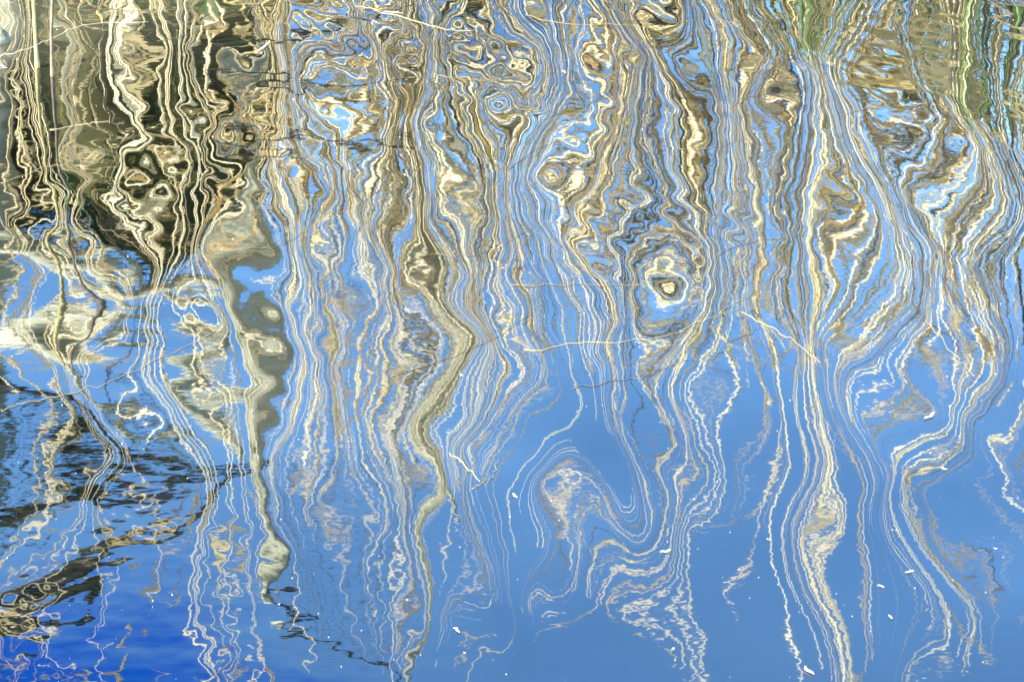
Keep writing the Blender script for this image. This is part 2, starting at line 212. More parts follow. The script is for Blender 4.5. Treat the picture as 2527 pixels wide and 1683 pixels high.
# ------------------------------------------------------------ the pond surface
# swell heights as a cubic B-spline net over bearing x/D and depression of the water point, D its distance from (0, 0, 2);
# each row of numbers holds second differences along the row, in hundredths of a millimetre
NU, NV = 112, 76
U0, U1, V0, V1 = -0.25, 0.25, math.radians(12.5), math.radians(31.8)
SWELL = """0 0 0 0 0 0 0 0 0 0 0 0 0 0 0 0 0 0 0 0 0 0 0 0 0 0 0 0 0 0 0 0 0 0 0 0 0 0 0 0 0 0 0 0 0 0 0 0 0 0 0 0 0 0 0 0 0 0 0 0 0 0 0 0 0 0 0 0 0 0 0 0 0 0 0 0 0 0 0 0 0 0 0 0 0 0 0 0 0 0 0 0 0 0 0 0 0 0 0 0 0 0 0 0 0 0 0 0 0 0 0 0
0 0 0 0 0 0 0 0 0 0 0 0 0 0 0 0 0 0 0 0 0 0 0 0 0 0 0 0 0 0 0 0 0 0 0 0 0 0 0 0 0 0 0 0 0 0 0 0 0 0 0 0 0 0 0 0 0 0 0 0 0 0 0 0 0 0 0 0 0 0 0 0 0 0 0 0 0 0 0 0 0 0 0 0 0 0 0 0 0 0 0 0 0 0 0 0 0 0 0 0 0 0 0 0 0 0 0 0 0 0 0 0
0 0 0 0 0 0 0 0 0 0 0 0 0 0 0 0 0 0 0 0 0 0 0 0 0 0 0 0 0 0 0 0 0 0 0 0 0 0 0 0 0 0 0 0 0 0 0 0 0 0 0 0 0 0 0 0 0 0 0 0 0 0 0 0 0 0 0 0 0 0 0 0 0 0 0 0 0 0 0 0 0 0 0 0 0 0 0 0 0 0 0 0 0 0 0 0 0 0 0 0 0 0 0 0 0 0 0 0 0 0 0 0
0 0 0 0 0 0 -5672 18652 -13027 28 511 -716 1332 -2343 1942 -1461 950 -476 157 6 -149 251 -128 71 117 -151 102 -303 514 -663 680 -470 226 192 48 -907 1093 -86 -1023 1306 -516 301 -106 134 -313 680 -362 -314 329 -1207 1274 339 -1394 1152 -226 -1119 1788 -2285 2109 -308 -1820 2803 -3053 2229 -749 -541 970 -1593 1139 23 -270 142 -667 1831 -2464 2020 -1278 610 -171 -623 973 -193 -950 1150 -502 -340 1304 -1857 1106 386 16 -870 -97 2038 -1067 -476 -425 -148 -739 1275 -2863 2675 655 -1725 -2812 127427 -235426 112388 0 0 0 0
0 0 0 0 0 -15368 38452 -22984 212 -68 -80 -50 -78 11 -94 -25 -79 -49 -21 -3 19 8 17 9 12 21 25 28 5 36 -6 21 -5 -3 26 77 31 37 24 -31 51 74 87 40 3 -42 -5 14 -4 -4 -94 -81 -15 -51 12 28 -43 38 -78 -18 8 -113 4 -104 -6 25 -21 24 -72 -66 -48 -39 -1 -75 9 -116 -22 -24 17 6 -11 64 105 28 72 52 -71 53 -8 -103 -17 -7 -48 -117 -48 27 47 40 -56 -112 56 -146 17 239 -161 -439 62364 -113910 52665 0 0 0
0 0 0 0 0 6497 -5231 -1007 64 -70 -51 -71 -58 -85 -55 -77 -53 -35 -10 12 20 25 19 16 12 12 12 13 19 20 31 23 21 13 9 11 31 16 15 40 56 76 68 46 2 -13 -30 -30 -31 -53 -42 -42 -45 -7 -13 -11 9 -27 4 -22 -39 -21 -81 -46 -51 -26 -1 -19 -1 -21 -32 -36 -43 -36 -76 -42 -48 -14 1 4 25 41 47 68 58 37 -3 -51 -44 -45 -18 0 -18 6 -46 -4 -14 -7 -32 -51 5 -31 45 63 55 147 -6319 21238 -14567 0 0 0
0 0 0 0 0 5975 -4113 -1584 49 -53 -47 -70 -93 -71 -105 -73 -58 -21 4 19 31 29 26 18 11 6 4 7 15 32 37 46 34 16 -4 -10 -17 11 41 57 77 68 64 42 19 -23 -37 -54 -65 -48 -54 -32 -2 -29 -13 -1 -21 16 -25 -6 -6 -57 -34 -86 -67 -44 -26 18 8 14 -6 -37 -55 -81 -48 -60 -28 -23 3 18 20 29 50 46 62 51 -5 -67 -107 -52 10 21 40 -26 52 -45 -5 -52 4 -13 13 -7 12 51 0 89 -342 9548 -8805 0 0 0
0 0 0 0 0 6865 -5984 -586 35 -34 -32 -80 -90 -143 -94 -101 -39 -7 15 28 38 38 33 23 10 -3 -10 -3 18 29 61 57 56 25 -17 -70 -31 -9 51 112 89 64 43 48 18 7 -60 -97 -97 -84 -14 5 -15 2 -29 -32 12 -24 34 -11 -29 -1 -78 -52 -104 -91 -18 -8 68 60 18 -34 -85 -69 -98 -12 -29 -23 -12 29 46 9 -4 76 52 21 61 -141 -171 19 -7 36 56 98 43 -27 -92 -69 14 28 10 11 18 2 14 -33 358 8356 -8236 0 0 0
0 0 0 0 0 6978 -6508 -167 14 -2 -12 -46 -170 -118 -204 -50 -32 7 34 34 37 41 48 36 5 -21 -27 -13 13 52 45 98 72 34 -21 -83 -192 8 156 133 122 38 -5 7 105 15 -62 -147 -201 -43 -18 33 64 -44 -18 -16 -83 81 -28 25 23 -107 46 -89 -95 -158 -113 85 56 108 101 -15 -125 -195 45 -68 20 -2 -86 99 29 9 -21 62 21 -3 -45 -59 -64 -83 2 93 65 83 57 44 -159 -90 32 43 8 14 10 -19 9 -35 359 8261 -8157 0 0 0
0 0 0 0 0 6430 -5929 -253 50 9 24 -30 -48 -475 -36 -66 48 -15 25 39 22 22 101 44 -23 -12 -56 -18 9 79 48 82 108 15 -57 -60 -312 126 162 126 133 81 -87 -82 172 119 -88 -241 -238 -158 189 112 -164 195 -60 -154 92 -180 244 16 -239 222 -269 162 -28 -293 -164 -44 196 132 117 48 -141 -134 -9 -5 -58 93 -81 -15 76 3 -34 8 0 -63 -50 -52 -46 -12 44 72 43 30 118 48 -121 -102 21 26 11 2 -4 -4 -11 3 -104 9044 -8516 0 0 0
0 0 0 0 0 5894 -5643 -30 36 25 31 9 -89 -449 -46 5 38 -53 18 43 1 26 117 56 -31 -47 -17 -36 10 73 69 39 126 -6 -79 -86 -208 126 108 113 94 96 -24 -144 129 58 129 -448 30 -226 108 -67 77 99 102 -152 -2 -101 17 168 -191 66 -24 -64 176 -122 -360 -197 219 100 141 104 -97 -52 -38 9 -99 58 88 -152 57 18 -103 10 -38 -85 -100 -51 22 23 98 53 31 35 82 61 -77 -100 2 4 10 -7 -8 -11 -3 -9 70 8688 -8323 0 0 0
0 0 0 0 0 5008 -4766 -59 33 15 32 -12 -1 -477 -50 50 126 -37 -133 112 -67 39 75 65 44 27 -96 -120 57 51 42 72 115 28 -94 -78 -210 94 93 84 86 85 16 -56 -107 124 37 9 -192 -99 -160 75 91 77 67 45 -64 59 -145 32 -27 -97 59 -31 80 45 -88 -505 -43 226 81 122 -5 -50 45 -66 43 -57 96 2 -124 80 -221 34 -100 -106 -115 -9 -32 153 117 83 18 -1 69 55 -65 -97 3 10 -11 -29 -17 -4 0 3 -31 8786 -8321 0 0 0
0 0 0 0 0 4262 -4120 24 10 11 19 -1 -48 -455 50 51 91 48 -32 -85 -47 5 67 85 58 151 -266 -92 62 30 53 84 79 66 39 -194 -199 10 69 80 73 64 47 58 -81 -5 38 -56 74 -188 -161 66 66 68 83 114 77 15 -8 -144 -151 -60 -90 49 117 3 62 45 -571 -52 164 62 75 43 -12 -12 -9 37 63 28 -58 -30 -72 -148 -190 -118 -70 -76 150 119 113 107 34 -32 43 74 -116 -91 63 24 -58 -69 -19 8 11 5 27 8478 -8065 0 0 0
0 0 0 0 0 3623 -3524 52 -8 5 -4 1 -130 -291 78 32 51 26 0 -63 -89 49 69 80 78 -19 -153 -35 9 34 50 59 85 62 119 -170 -235 -55 13 72 64 77 70 75 12 -49 -22 39 44 -284 64 -78 82 78 95 118 120 101 -50 -152 -138 -160 -155 65 101 109 -137 136 58 -487 -41 48 90 122 -6 -39 -30 28 114 -13 -32 74 -30 -129 -345 -162 -92 5 146 116 112 103 58 -12 -7 90 -198 -32 76 71 -107 -142 12 18 23 1 61 8063 -7681 0 0 0
0 0 0 0 0 3082 -2963 1 -5 -2 -20 -51 -146 -64 2 -5 32 33 -6 -49 -55 46 62 71 36 13 -126 -38 10 19 44 54 65 86 25 -14 -242 -143 -3 74 75 78 79 78 104 -69 -130 108 13 -182 -34 -68 102 -45 240 254 -166 174 44 -157 -191 -109 -176 59 85 94 -55 29 -121 -17 -112 -75 63 90 74 -130 -21 38 92 -79 29 79 84 -58 -244 -362 -99 7 102 109 97 96 109 39 -66 84 -221 -43 87 112 -136 -178 33 21 23 0 64 7504 -7131 0 0 0
0 0 0 0 0 2633 -2523 -30 2 -10 -19 -88 -33 -44 -36 -16 17 16 -9 -19 -11 15 59 55 40 10 -110 -36 26 17 36 49 49 40 43 9 -266 -109 1 62 79 78 83 105 24 97 -186 56 6 -124 -81 -65 103 -117 -13 306 207 -39 -32 -50 -106 -140 -68 8 83 30 -24 -5 -84 -73 48 -31 -32 46 96 -108 -73 68 -54 -9 64 71 101 -63 -87 -233 -308 46 20 85 92 98 98 109 -42 -9 -123 -152 91 89 -39 -207 20 9 18 -2 47 6778 -6400 0 0 0
0 0 0 0 0 2246 -2197 1 -8 -7 -16 3 -30 -112 -9 -17 5 9 -9 -2 3 8 52 47 34 16 -117 -30 36 46 25 49 12 38 -6 -5 -210 -49 1 40 73 80 83 82 53 55 -42 -34 -145 -59 -19 58 -27 14 -211 -154 270 442 -130 9 -107 -193 72 15 -14 48 -4 -59 -70 7 3 20 -4 23 48 -51 -121 -43 14 33 54 65 74 -61 -97 -39 -222 -115 -21 59 82 86 90 106 53 -29 -63 -249 90 35 29 -164 -28 -2 5 -1 9 5927 -5535 0 0 0
0 0 0 0 0 1886 -1861 -6 -4 -4 4 19 -10 -128 -8 -3 7 -10 -16 17 16 9 30 42 28 14 -114 -29 46 20 51 77 -17 -74 73 -25 -107 -67 0 33 59 71 74 74 58 52 -108 -29 -217 51 -5 38 17 -77 -111 71 130 79 20 102 -267 -93 86 37 4 54 -26 -47 -51 -4 39 7 18 42 5 -15 -159 -69 76 37 55 42 36 -107 -29 -37 -86 -151 -79 52 73 76 81 89 65 -32 63 -157 -146 80 14 -99 -54 -20 -4 -2 -8 4988 -4615 0 0 0
0 0 0 0 0 1635 -1645 9 2 4 10 1 -31 -42 -31 -6 8 -23 9 26 5 14 19 28 23 12 -76 -49 15 63 -80 96 106 -71 13 -29 -78 -26 -19 43 43 55 52 72 69 -6 -102 -95 -145 71 36 26 18 -12 -53 -1 110 34 21 -46 -322 132 19 61 32 25 -3 -57 -74 42 26 24 11 41 30 -46 -112 -50 25 56 47 28 -8 -58 -26 9 -118 -196 27 18 64 69 66 88 11 18 7 82 -204 -38 31 -79 -58 -24 -11 -3 -16 4097 -3765 0 0 0
0 0 0 0 0 1443 -1460 5 2 4 4 0 -5 -20 -38 -30 2 -14 28 37 14 -6 14 20 25 27 -36 -102 84 -163 -20 145 147 24 -66 -57 -62 -57 63 23 28 21 46 73 52 -51 -50 -37 -173 64 44 45 14 -6 -3 12 13 -9 20 -293 33 26 70 44 36 11 -2 -49 -61 44 27 16 12 49 25 -30 -112 -36 23 42 38 15 -10 -18 -20 -13 -66 -193 -6 11 63 66 74 37 18 18 55 39 -30 -145 20 -73 -50 -29 -6 -7 -2 3301 -3040 0 0 0
0 0 0 0 0 1311 -1334 2 1 2 3 4 10 14 -29 -130 -3 55 45 32 11 -30 -4 20 36 29 28 -95 -43 -21 -74 140 131 10 -69 -70 -33 -15 35 27 9 2 47 50 70 -63 -46 64 -187 26 32 49 40 -5 -10 -3 -38 21 -204 -89 39 49 53 48 24 5 -11 -15 -16 3 24 11 15 39 25 -13 -94 -50 19 39 30 18 -8 -20 2 -16 17 -180 -95 12 33 69 52 38 30 27 55 42 11 -88 -40 -60 -64 -3 -10 -2 -15 2694 -2484 0 0 0
0 0 0 0 0 1213 -1243 0 1 1 2 6 30 21 -27 -198 56 53 58 26 9 -92 -9 34 34 35 54 18 -86 11 -55 47 78 6 -76 -40 -14 13 30 13 3 -4 29 41 35 -13 -5 48 -129 -27 27 44 52 10 -15 -35 -53 -85 -145 -30 10 61 68 51 1 0 5 8 4 2 10 -1 9 35 24 -14 -62 -57 10 34 27 12 -9 -21 -7 35 4 -35 -169 -49 -12 66 46 40 27 50 53 38 16 -37 -43 -41 -69 -4 -12 -5 -13 2174 -2017 0 0 0
0 0 0 0 0 1124 -1163 0 1 0 1 10 36 21 -21 -143 16 56 34 24 -12 -121 28 29 46 50 45 62 -94 -63 21 43 58 -39 -59 -21 2 17 27 17 3 -13 4 31 16 28 15 17 -69 -59 22 45 44 30 -16 -60 -90 -118 -44 -172 98 79 72 37 2 -7 22 23 20 9 1 -15 -6 34 17 -9 -42 -45 -9 29 18 4 -9 -29 16 37 19 11 -74 -136 -63 33 23 41 50 49 48 39 24 -11 -27 -27 -36 -38 -11 -12 -4 1711 -1602 0 0 0
0 0 0 0 0 1028 -1074 0 -1 -1 3 12 31 21 6 -28 -51 0 -16 37 -49 -67 45 43 54 44 41 -24 -89 22 12 28 25 -13 -36 -18 1 16 21 34 32 -63 -12 25 28 25 26 12 -52 -69 25 42 50 20 -22 -35 -113 -47 -331 83 39 102 99 19 -11 -15 42 28 23 16 4 -17 -13 12 14 -7 -28 -27 -18 9 8 4 -17 -15 22 34 35 19 -1 -111 -109 -37 -7 46 51 53 46 38 25 18 -6 -23 -34 -23 -25 -13 -19 1347 -1258 0 0 0
0 0 0 0 0 936 -988 1 0 0 1 15 33 38 28 7 -89 -73 -4 2 -37 10 41 46 50 40 8 -59 -45 27 -11 23 34 3 -21 -18 10 9 14 29 12 -40 -14 16 25 31 17 20 -39 -87 18 34 44 29 -8 -62 -78 -144 34 -184 94 77 40 8 -7 15 37 32 29 22 14 -11 -16 -6 6 -8 -16 -20 -13 -12 3 -8 -11 -1 20 32 38 31 19 -49 -104 -97 -49 33 51 50 44 36 29 21 34 -14 -37 -32 -20 -16 -12 1012 -952 0 0 0
0 0 0 0 0 855 -910 1 1 2 6 9 42 36 38 44 -183 -61 8 -1 0 12 42 43 39 23 18 -53 -47 4 7 21 24 7 -1 -5 5 3 2 0 2 -3 -5 17 20 13 20 13 -3 -110 14 31 37 45 -9 -47 -96 -67 -18 -15 -77 66 -22 21 27 20 29 36 32 29 24 2 -18 -16 -9 -8 -10 -11 -15 -11 -18 -7 -5 0 21 31 38 38 23 1 -96 -84 -120 29 40 49 37 34 29 25 33 -2 -25 -30 -19 -13 -11 758 -715 0 0 0
0 0 0 0 0 785 -842 4 1 1 5 34 10 21 41 46 -160 -79 26 10 9 14 28 37 33 15 10 -32 -54 -4 9 40 3 11 10 15 -1 -16 -20 -4 12 8 6 12 11 3 25 16 -6 -86 18 35 37 24 -4 -46 -68 -85 -23 -35 -17 1 -7 12 29 26 29 27 34 33 33 13 -11 -24 -27 -9 -3 -7 -15 -6 -20 -10 -13 -8 24 32 37 41 33 17 -84 -72 -101 -17 29 38 28 33 30 22 16 6 -18 -11 -19 -11 -12 590 -551 0 0 0
0 0 0 0 0 726 -782 5 2 4 13 -1 16 11 10 46 -76 -79 32 10 7 2 17 49 3 9 17 -39 -13 -75 37 46 15 19 19 11 9 -49 -34 9 22 21 13 -39 28 -1 41 17 -27 -48 35 26 28 2 4 -32 -66 -34 -105 -34 -25 31 0 -14 48 25 14 22 31 36 38 35 4 -31 -51 -11 2 -4 -14 -4 1 -17 -35 -18 26 28 37 38 40 22 -28 -95 -56 -40 -9 14 34 23 26 20 9 15 -10 -21 -8 -5 -4 453 -419 0 0 0
0 0 0 0 0 650 -704 3 4 2 6 19 -1 -27 9 21 9 -15 -6 -1 2 10 -7 9 39 14 -3 -17 -129 13 41 36 46 25 23 14 -22 -53 -44 26 32 22 4 -12 -10 7 28 19 0 -14 -3 24 4 -1 2 -10 -26 -53 38 -153 -62 -10 8 33 36 -8 20 18 30 35 46 40 50 -17 -74 -48 11 0 -8 -4 1 8 -55 -27 12 26 32 38 36 30 14 -71 -45 -43 -40 -2 13 17 24 4 7 31 -26 -8 3 2 1 352 -320 0 0 0
0 0 0 0 0 530 -585 2 4 2 -1 1 29 -23 -5 46 3 -5 -6 -12 13 12 5 -16 29 14 -19 -38 -127 33 51 39 32 37 29 17 -7 -80 -62 62 17 21 8 10 -11 -29 30 18 27 3 2 -3 -22 -2 12 9 -23 -22 -42 -6 -76 -115 14 28 15 13 11 18 22 34 39 56 60 40 -88 -88 14 5 -8 -3 -6 13 -47 -29 2 22 29 35 34 32 8 -26 -34 -17 -56 -35 -6 13 8 -7 21 -11 -1 24 1 5 0 287 -251 0 0 0
0 0 0 0 0 350 -411 3 1 2 -2 6 40 7 -2 22 6 -38 -3 2 19 30 10 6 -20 -15 -38 -21 -17 -35 19 19 40 37 39 21 5 -28 -73 12 18 15 18 13 23 -40 -3 15 36 32 -1 10 -47 -14 19 6 -25 -18 -20 -45 -48 -16 -70 -18 40 10 11 4 17 26 46 39 69 71 -52 -119 7 9 -17 -6 0 -7 -28 -19 6 16 25 29 30 28 9 -10 -22 -17 -56 -40 -6 -4 -5 -12 17 4 6 11 9 4 6 203 -165 0 0 0
0 0 0 0 0 126 -195 2 3 2 9 19 28 37 -10 -13 6 20 -79 30 51 30 12 -23 10 -96 -23 16 -7 -14 -13 -11 45 34 38 27 17 -7 -45 -23 -2 15 19 22 27 -8 -53 24 31 38 3 12 1 -55 -8 10 -26 -7 -11 -21 -57 -2 -18 -71 13 25 -2 -6 0 36 25 52 37 107 -30 -106 -6 0 -25 -1 -2 -9 -20 -14 18 13 18 19 25 25 10 0 -15 -23 -60 -28 -2 -11 -5 -12 10 6 7 4 6 5 2 95 -47 0 0 0
0 0 0 0 0 -100 21 6 5 8 13 18 24 11 7 -1 8 30 9 -16 23 31 -17 -12 -58 -96 24 15 32 -25 -19 -3 18 36 31 24 19 11 -47 -21 -3 14 21 21 21 -22 -27 21 27 25 6 5 8 -62 4 0 -9 -12 9 -22 -25 -31 -8 -28 -35 22 -9 -38 9 25 35 38 51 91 -30 -70 -14 -13 -26 7 -12 -4 -6 -11 16 16 10 8 15 27 15 2 -9 -18 -64 -24 -2 6 -8 -8 -2 2 3 3 2 4 0 -48 102 0 0 0
0 0 0 0 0 -297 214 7 6 8 13 16 14 2 5 13 24 31 43 59 11 -64 -42 -36 -71 -55 20 30 33 17 -42 -12 18 29 35 22 4 -14 -12 -19 7 14 19 18 6 -21 -7 29 13 8 13 -4 -34 -12 7 2 14 -12 -1 -14 -17 -19 -20 -24 -15 -18 -11 -49 18 16 41 22 90 47 -32 -60 -10 -20 -24 9 -6 -2 -2 -9 11 12 11 -3 16 23 15 7 -5 -12 -68 -15 -1 13 0 -8 -9 -4 -2 1 2 1 1 -215 269 0 0 0
0 0 0 0 0 -434 351 6 6 7 10 18 -1 3 15 26 34 36 39 18 71 -61 -137 -19 -60 -14 9 32 27 41 -26 -42 21 31 32 24 -61 30 -8 -8 8 14 13 10 5 1 -11 27 20 -7 12 -28 -17 -10 15 12 12 0 -12 -10 -10 -13 -14 -39 -17 -11 -35 -26 5 35 15 54 34 84 -66 -50 -2 -23 -30 15 3 -2 -4 -12 5 8 5 11 9 12 19 11 -3 -11 -65 -6 6 11 8 -8 -7 -12 -7 1 0 1 1 -387 437 0 0 0
0 0 0 0 0 -494 413 6 3 7 10 7 10 3 14 32 30 31 31 54 -1 -114 -29 -49 -26 -10 8 23 28 26 27 -73 13 31 29 37 -60 -5 5 4 6 10 7 2 9 9 -2 22 22 8 18 -20 -23 -43 26 13 23 -16 -3 -24 12 -20 -10 -26 -28 -8 -34 -39 4 35 39 19 93 -8 -46 -31 -3 -13 -33 12 6 4 -14 -12 -9 0 14 8 5 16 15 17 -12 -13 -39 -5 15 10 3 -2 -4 -17 -8 -2 -1 -1 -1 -541 588 0 0 0
0 0 0 0 0 -490 415 3 0 3 7 27 7 -6 14 22 31 32 38 -26 -61 25 -32 -36 -22 -6 6 12 21 28 10 -28 -12 34 27 34 -19 -54 16 6 5 3 -2 3 3 8 14 20 33 7 4 41 5 -48 -69 19 41 -23 -5 -20 12 -18 -7 -22 -16 -13 -35 -50 4 31 40 72 24 -36 -17 -5 -14 -4 -12 -4 0 14 -20 -26 -26 3 12 3 15 13 21 -6 -9 -9 -3 -1 12 10 2 4 -12 -10 -11 -5 -4 -3 -2 -672 715 0 0 0
0 0 0 0 0 -451 387 -3 -3 -2 9 28 27 -5 -18 31 32 18 -31 -54 42 1 -5 -2 -25 -26 3 10 15 20 10 -2 -8 19 31 25 5 -51 -4 3 16 -16 -6 4 11 5 12 28 28 33 1 15 21 25 -112 -27 40 -16 5 -12 -1 -10 -34 -17 16 -65 -21 -10 7 30 42 47 -33 -6 -2 14 -13 -4 -9 9 -5 13 -15 -59 -31 -5 9 17 13 22 -5 -7 -2 -4 12 13 17 1 11 8 -14 -11 -17 -8 -7 -3 -3 -771 810 0 0 0
0 0 0 0 0 -410 353 -6 1 -6 -1 36 28 10 -7 3 18 -54 -3 21 -6 17 4 -1 -30 -18 10 7 5 23 11 5 7 7 26 18 20 -37 -23 -1 8 -16 -3 6 15 5 12 27 28 32 16 2 15 1 -44 -49 4 27 -12 -5 2 -19 -45 -15 -26 -52 21 -6 14 28 35 -3 -29 9 10 11 1 -2 -2 1 8 3 9 -93 -46 -9 16 17 26 -4 -19 10 1 9 19 17 20 4 6 17 -12 -9 -28 -13 -6 -2 -3 -833 866 0 0 0
0 0 0 0 0 -404 343 2 -2 1 13 18 22 14 10 7 -18 -65 12 -2 23 11 7 -10 -29 -6 13 10 11 15 12 8 7 14 15 20 8 -19 -21 -16 -6 -1 1 6 17 6 12 23 27 29 10 4 -1 -23 -8 -11 -6 17 7 -23 0 -21 -28 -38 -39 -11 -14 11 8 26 13 -6 -6 -3 13 17 12 2 -1 -1 5 2 11 -73 -79 -3 2 20 6 -2 -1 12 7 16 17 20 17 12 7 6 -6 -18 -20 -13 -2 -3 -1 -849 872 0 0 0
0 0 0 0 0 -446 385 6 2 7 9 15 18 19 14 4 -23 -46 -34 18 12 21 6 -9 -30 4 10 16 13 15 8 6 8 10 18 11 9 -13 -20 -21 -7 -1 4 7 18 7 11 21 25 13 11 6 -28 -2 -2 -3 4 18 24 -30 -14 -22 -24 -18 9 -98 9 -9 15 23 7 -6 -8 -2 25 25 15 5 -1 -2 -3 2 -8 -49 -44 -42 -15 -2 7 24 14 6 13 14 19 18 15 15 7 -7 -2 -22 -20 7 -5 -3 -2 -812 828 0 0 0
0 0 0 0 0 -520 465 6 6 5 10 13 15 19 19 9 5 -113 3 -8 25 15 11 6 -3 -36 21 5 18 19 9 -1 3 9 16 13 7 -15 -16 -13 -9 -2 2 6 10 15 13 15 16 12 6 -1 -18 4 -2 1 4 16 0 1 3 -34 -13 -11 -10 -57 -33 -10 17 16 1 -9 -16 18 27 26 20 10 -5 2 -9 -6 -19 -33 -29 -59 -32 -10 25 24 21 15 9 16 17 14 14 2 11 3 -23 -9 -3 -3 -2 -2 0 -747 757 0 0 0
0 0 0 0 0 -606 559 6 4 6 9 10 13 18 18 12 27 -74 -87 32 5 17 15 16 33 -31 -38 18 16 19 18 -8 -5 2 20 17 5 -18 -12 -8 -6 -4 -1 0 10 18 14 9 12 3 6 5 -1 -2 -3 -3 0 -1 0 10 22 -20 -12 4 -61 -36 -10 -11 7 11 -2 -23 -12 31 23 25 21 13 0 1 -9 -14 -22 -19 -35 -59 -45 -3 23 24 24 18 16 13 19 11 9 -18 14 -12 -6 6 5 -10 -1 -2 0 -657 665 0 0 0
0 0 0 0 0 -688 648 5 4 5 7 8 11 15 15 24 -8 38 -121 -18 6 17 18 30 13 32 -77 4 9 23 18 -5 -15 -4 26 18 1 -23 -8 -1 -1 -8 -5 1 7 14 19 9 -7 8 10 14 2 0 -9 -12 -3 -19 10 26 17 1 -15 -1 -38 -90 26 1 10 3 -4 -20 -14 22 24 23 19 12 10 -1 -6 -17 -20 -20 -21 -52 -73 -1 21 24 23 22 18 15 21 13 -6 -28 2 -5 9 2 8 1 -3 0 -3 -549 557 0 0 0
0 0 0 0 0 -756 723 3 4 3 5 8 9 11 17 14 21 4 -18 -83 -2 8 25 22 24 20 -24 -51 18 15 21 -5 -18 -4 19 26 -14 -27 3 3 5 -10 -7 0 3 12 22 -5 -7 10 15 18 18 -20 -21 -9 -7 -5 6 19 21 6 0 -8 -31 -67 -14 9 14 22 -10 -10 -13 2 25 16 16 14 13 9 -9 -19 -22 -11 -19 -30 -70 -39 21 22 21 23 20 18 18 14 -4 -31 -19 6 5 8 10 4 3 -1 1 -442 447 0 0 0
0 0 0 0 0 -802 774 3 2 2 5 6 7 11 13 17 17 15 11 -76 -26 16 7 20 20 11 19 -57 -4 11 19 -2 -20 -6 14 26 -31 -12 5 8 9 -9 -10 -3 4 10 9 -3 0 4 17 26 8 -42 -3 -13 1 -1 -3 12 23 25 -21 2 7 -74 -30 -1 20 21 21 -23 -8 -2 15 8 12 14 15 13 -4 -15 -27 -3 -17 -15 -52 -59 -5 16 26 16 23 17 16 19 -9 -28 -20 0 7 12 9 7 4 1 3 -335 340 0 0 0
0 0 0 0 0 -822 798 2 1 3 3 4 7 9 10 15 14 19 7 32 -101 8 0 11 14 19 16 -9 -39 9 9 2 -21 -10 19 -3 -27 9 7 10 8 -5 -11 -8 5 8 8 -2 4 7 3 28 -41 -18 10 -6 7 -4 -1 6 2 1 4 14 34 -25 -86 -3 20 22 25 5 -27 -10 20 0 6 11 20 5 4 -2 -18 -11 -14 -12 -17 -72 -38 17 7 20 21 22 15 -2 8 -11 -31 -10 21 9 10 6 5 3 2 -231 238 0 0 0
0 0 0 0 0 -814 792 2 2 1 2 5 5 6 10 10 14 14 20 10 40 -107 -2 4 18 21 17 7 -25 -16 4 2 -21 -14 14 -31 8 6 11 10 9 -3 -6 -19 9 12 6 8 4 10 2 -43 -38 29 4 -6 4 1 16 -14 -51 -1 27 37 24 62 -113 -19 7 21 27 21 -44 -4 17 2 -4 15 19 -5 10 11 -11 -10 -15 -13 -9 -13 -94 -16 14 17 20 11 6 10 5 5 -41 15 9 9 7 7 5 3 3 -134 141 0 0 0
0 0 0 0 0 -779 759 1 2 1 3 3 4 8 7 9 13 17 19 20 -13 -35 -23 7 14 20 19 12 -2 -46 4 -10 -10 -15 -11 -10 4 8 11 9 12 1 -8 -7 3 7 8 10 12 9 -14 -43 -25 15 -9 -3 5 6 1 -47 -43 -6 29 52 50 68 -17 -94 -10 23 18 -9 4 0 9 1 -9 13 9 4 11 11 -7 3 -25 -13 -6 1 -26 -97 8 8 3 10 12 6 24 -17 -1 12 -2 7 9 7 5 4 3 -42 47 0 0 0
0 0 0 0 0 -719 700 1 1 2 2 4 5 6 9 11 10 14 14 13 -43 -8 5 6 15 16 19 13 9 -49 -22 -1 -9 -12 -16 -11 3 9 8 9 10 5 0 1 0 2 5 10 13 15 -18 -37 9 -51 2 -1 4 -10 -31 -51 -25 39 12 31 76 59 24 -81 -19 -3 -18 17 17 11 4 -4 -6 -3 16 6 10 6 1 -3 -22 -11 2 6 -14 -51 -44 -26 -1 8 19 32 -27 4 18 13 4 7 7 6 5 3 2 49 -47 0 0 0
0 0 0 0 0 -636 615 3 1 1 4 3 6 7 11 10 14 5 11 -38 -25 28 9 14 13 15 17 13 10 -49 -34 6 -7 -9 -19 -17 6 6 6 7 7 14 6 5 0 0 0 7 17 11 5 -48 -24 -29 -13 8 5 -27 -71 -40 47 17 24 8 32 99 43 -70 -25 14 -34 -11 30 14 7 0 -7 -2 6 8 9 -1 9 -13 -16 -3 6 9 -1 -38 -59 -56 15 13 5 -25 20 24 17 16 6 7 7 5 3 2 2 135 -138 0 0 0
0 0 0 0 0 -536 513 3 1 2 2 6 5 9 9 14 11 8 -26 -37 9 16 19 18 14 13 14 14 3 -37 -46 13 -6 -7 -15 -19 1 3 5 3 13 15 11 7 2 -2 -3 2 16 11 -3 -36 -30 -25 -12 -3 -12 -18 -69 1 19 24 14 17 5 70 104 -42 -64 15 1 -42 15 15 12 6 -5 -2 4 8 3 -1 1 -22 -2 17 3 6 0 -28 -101 -10 -3 14 -29 22 19 14 18 15 10 8 7 4 2 1 1 215 -222 0 0 0
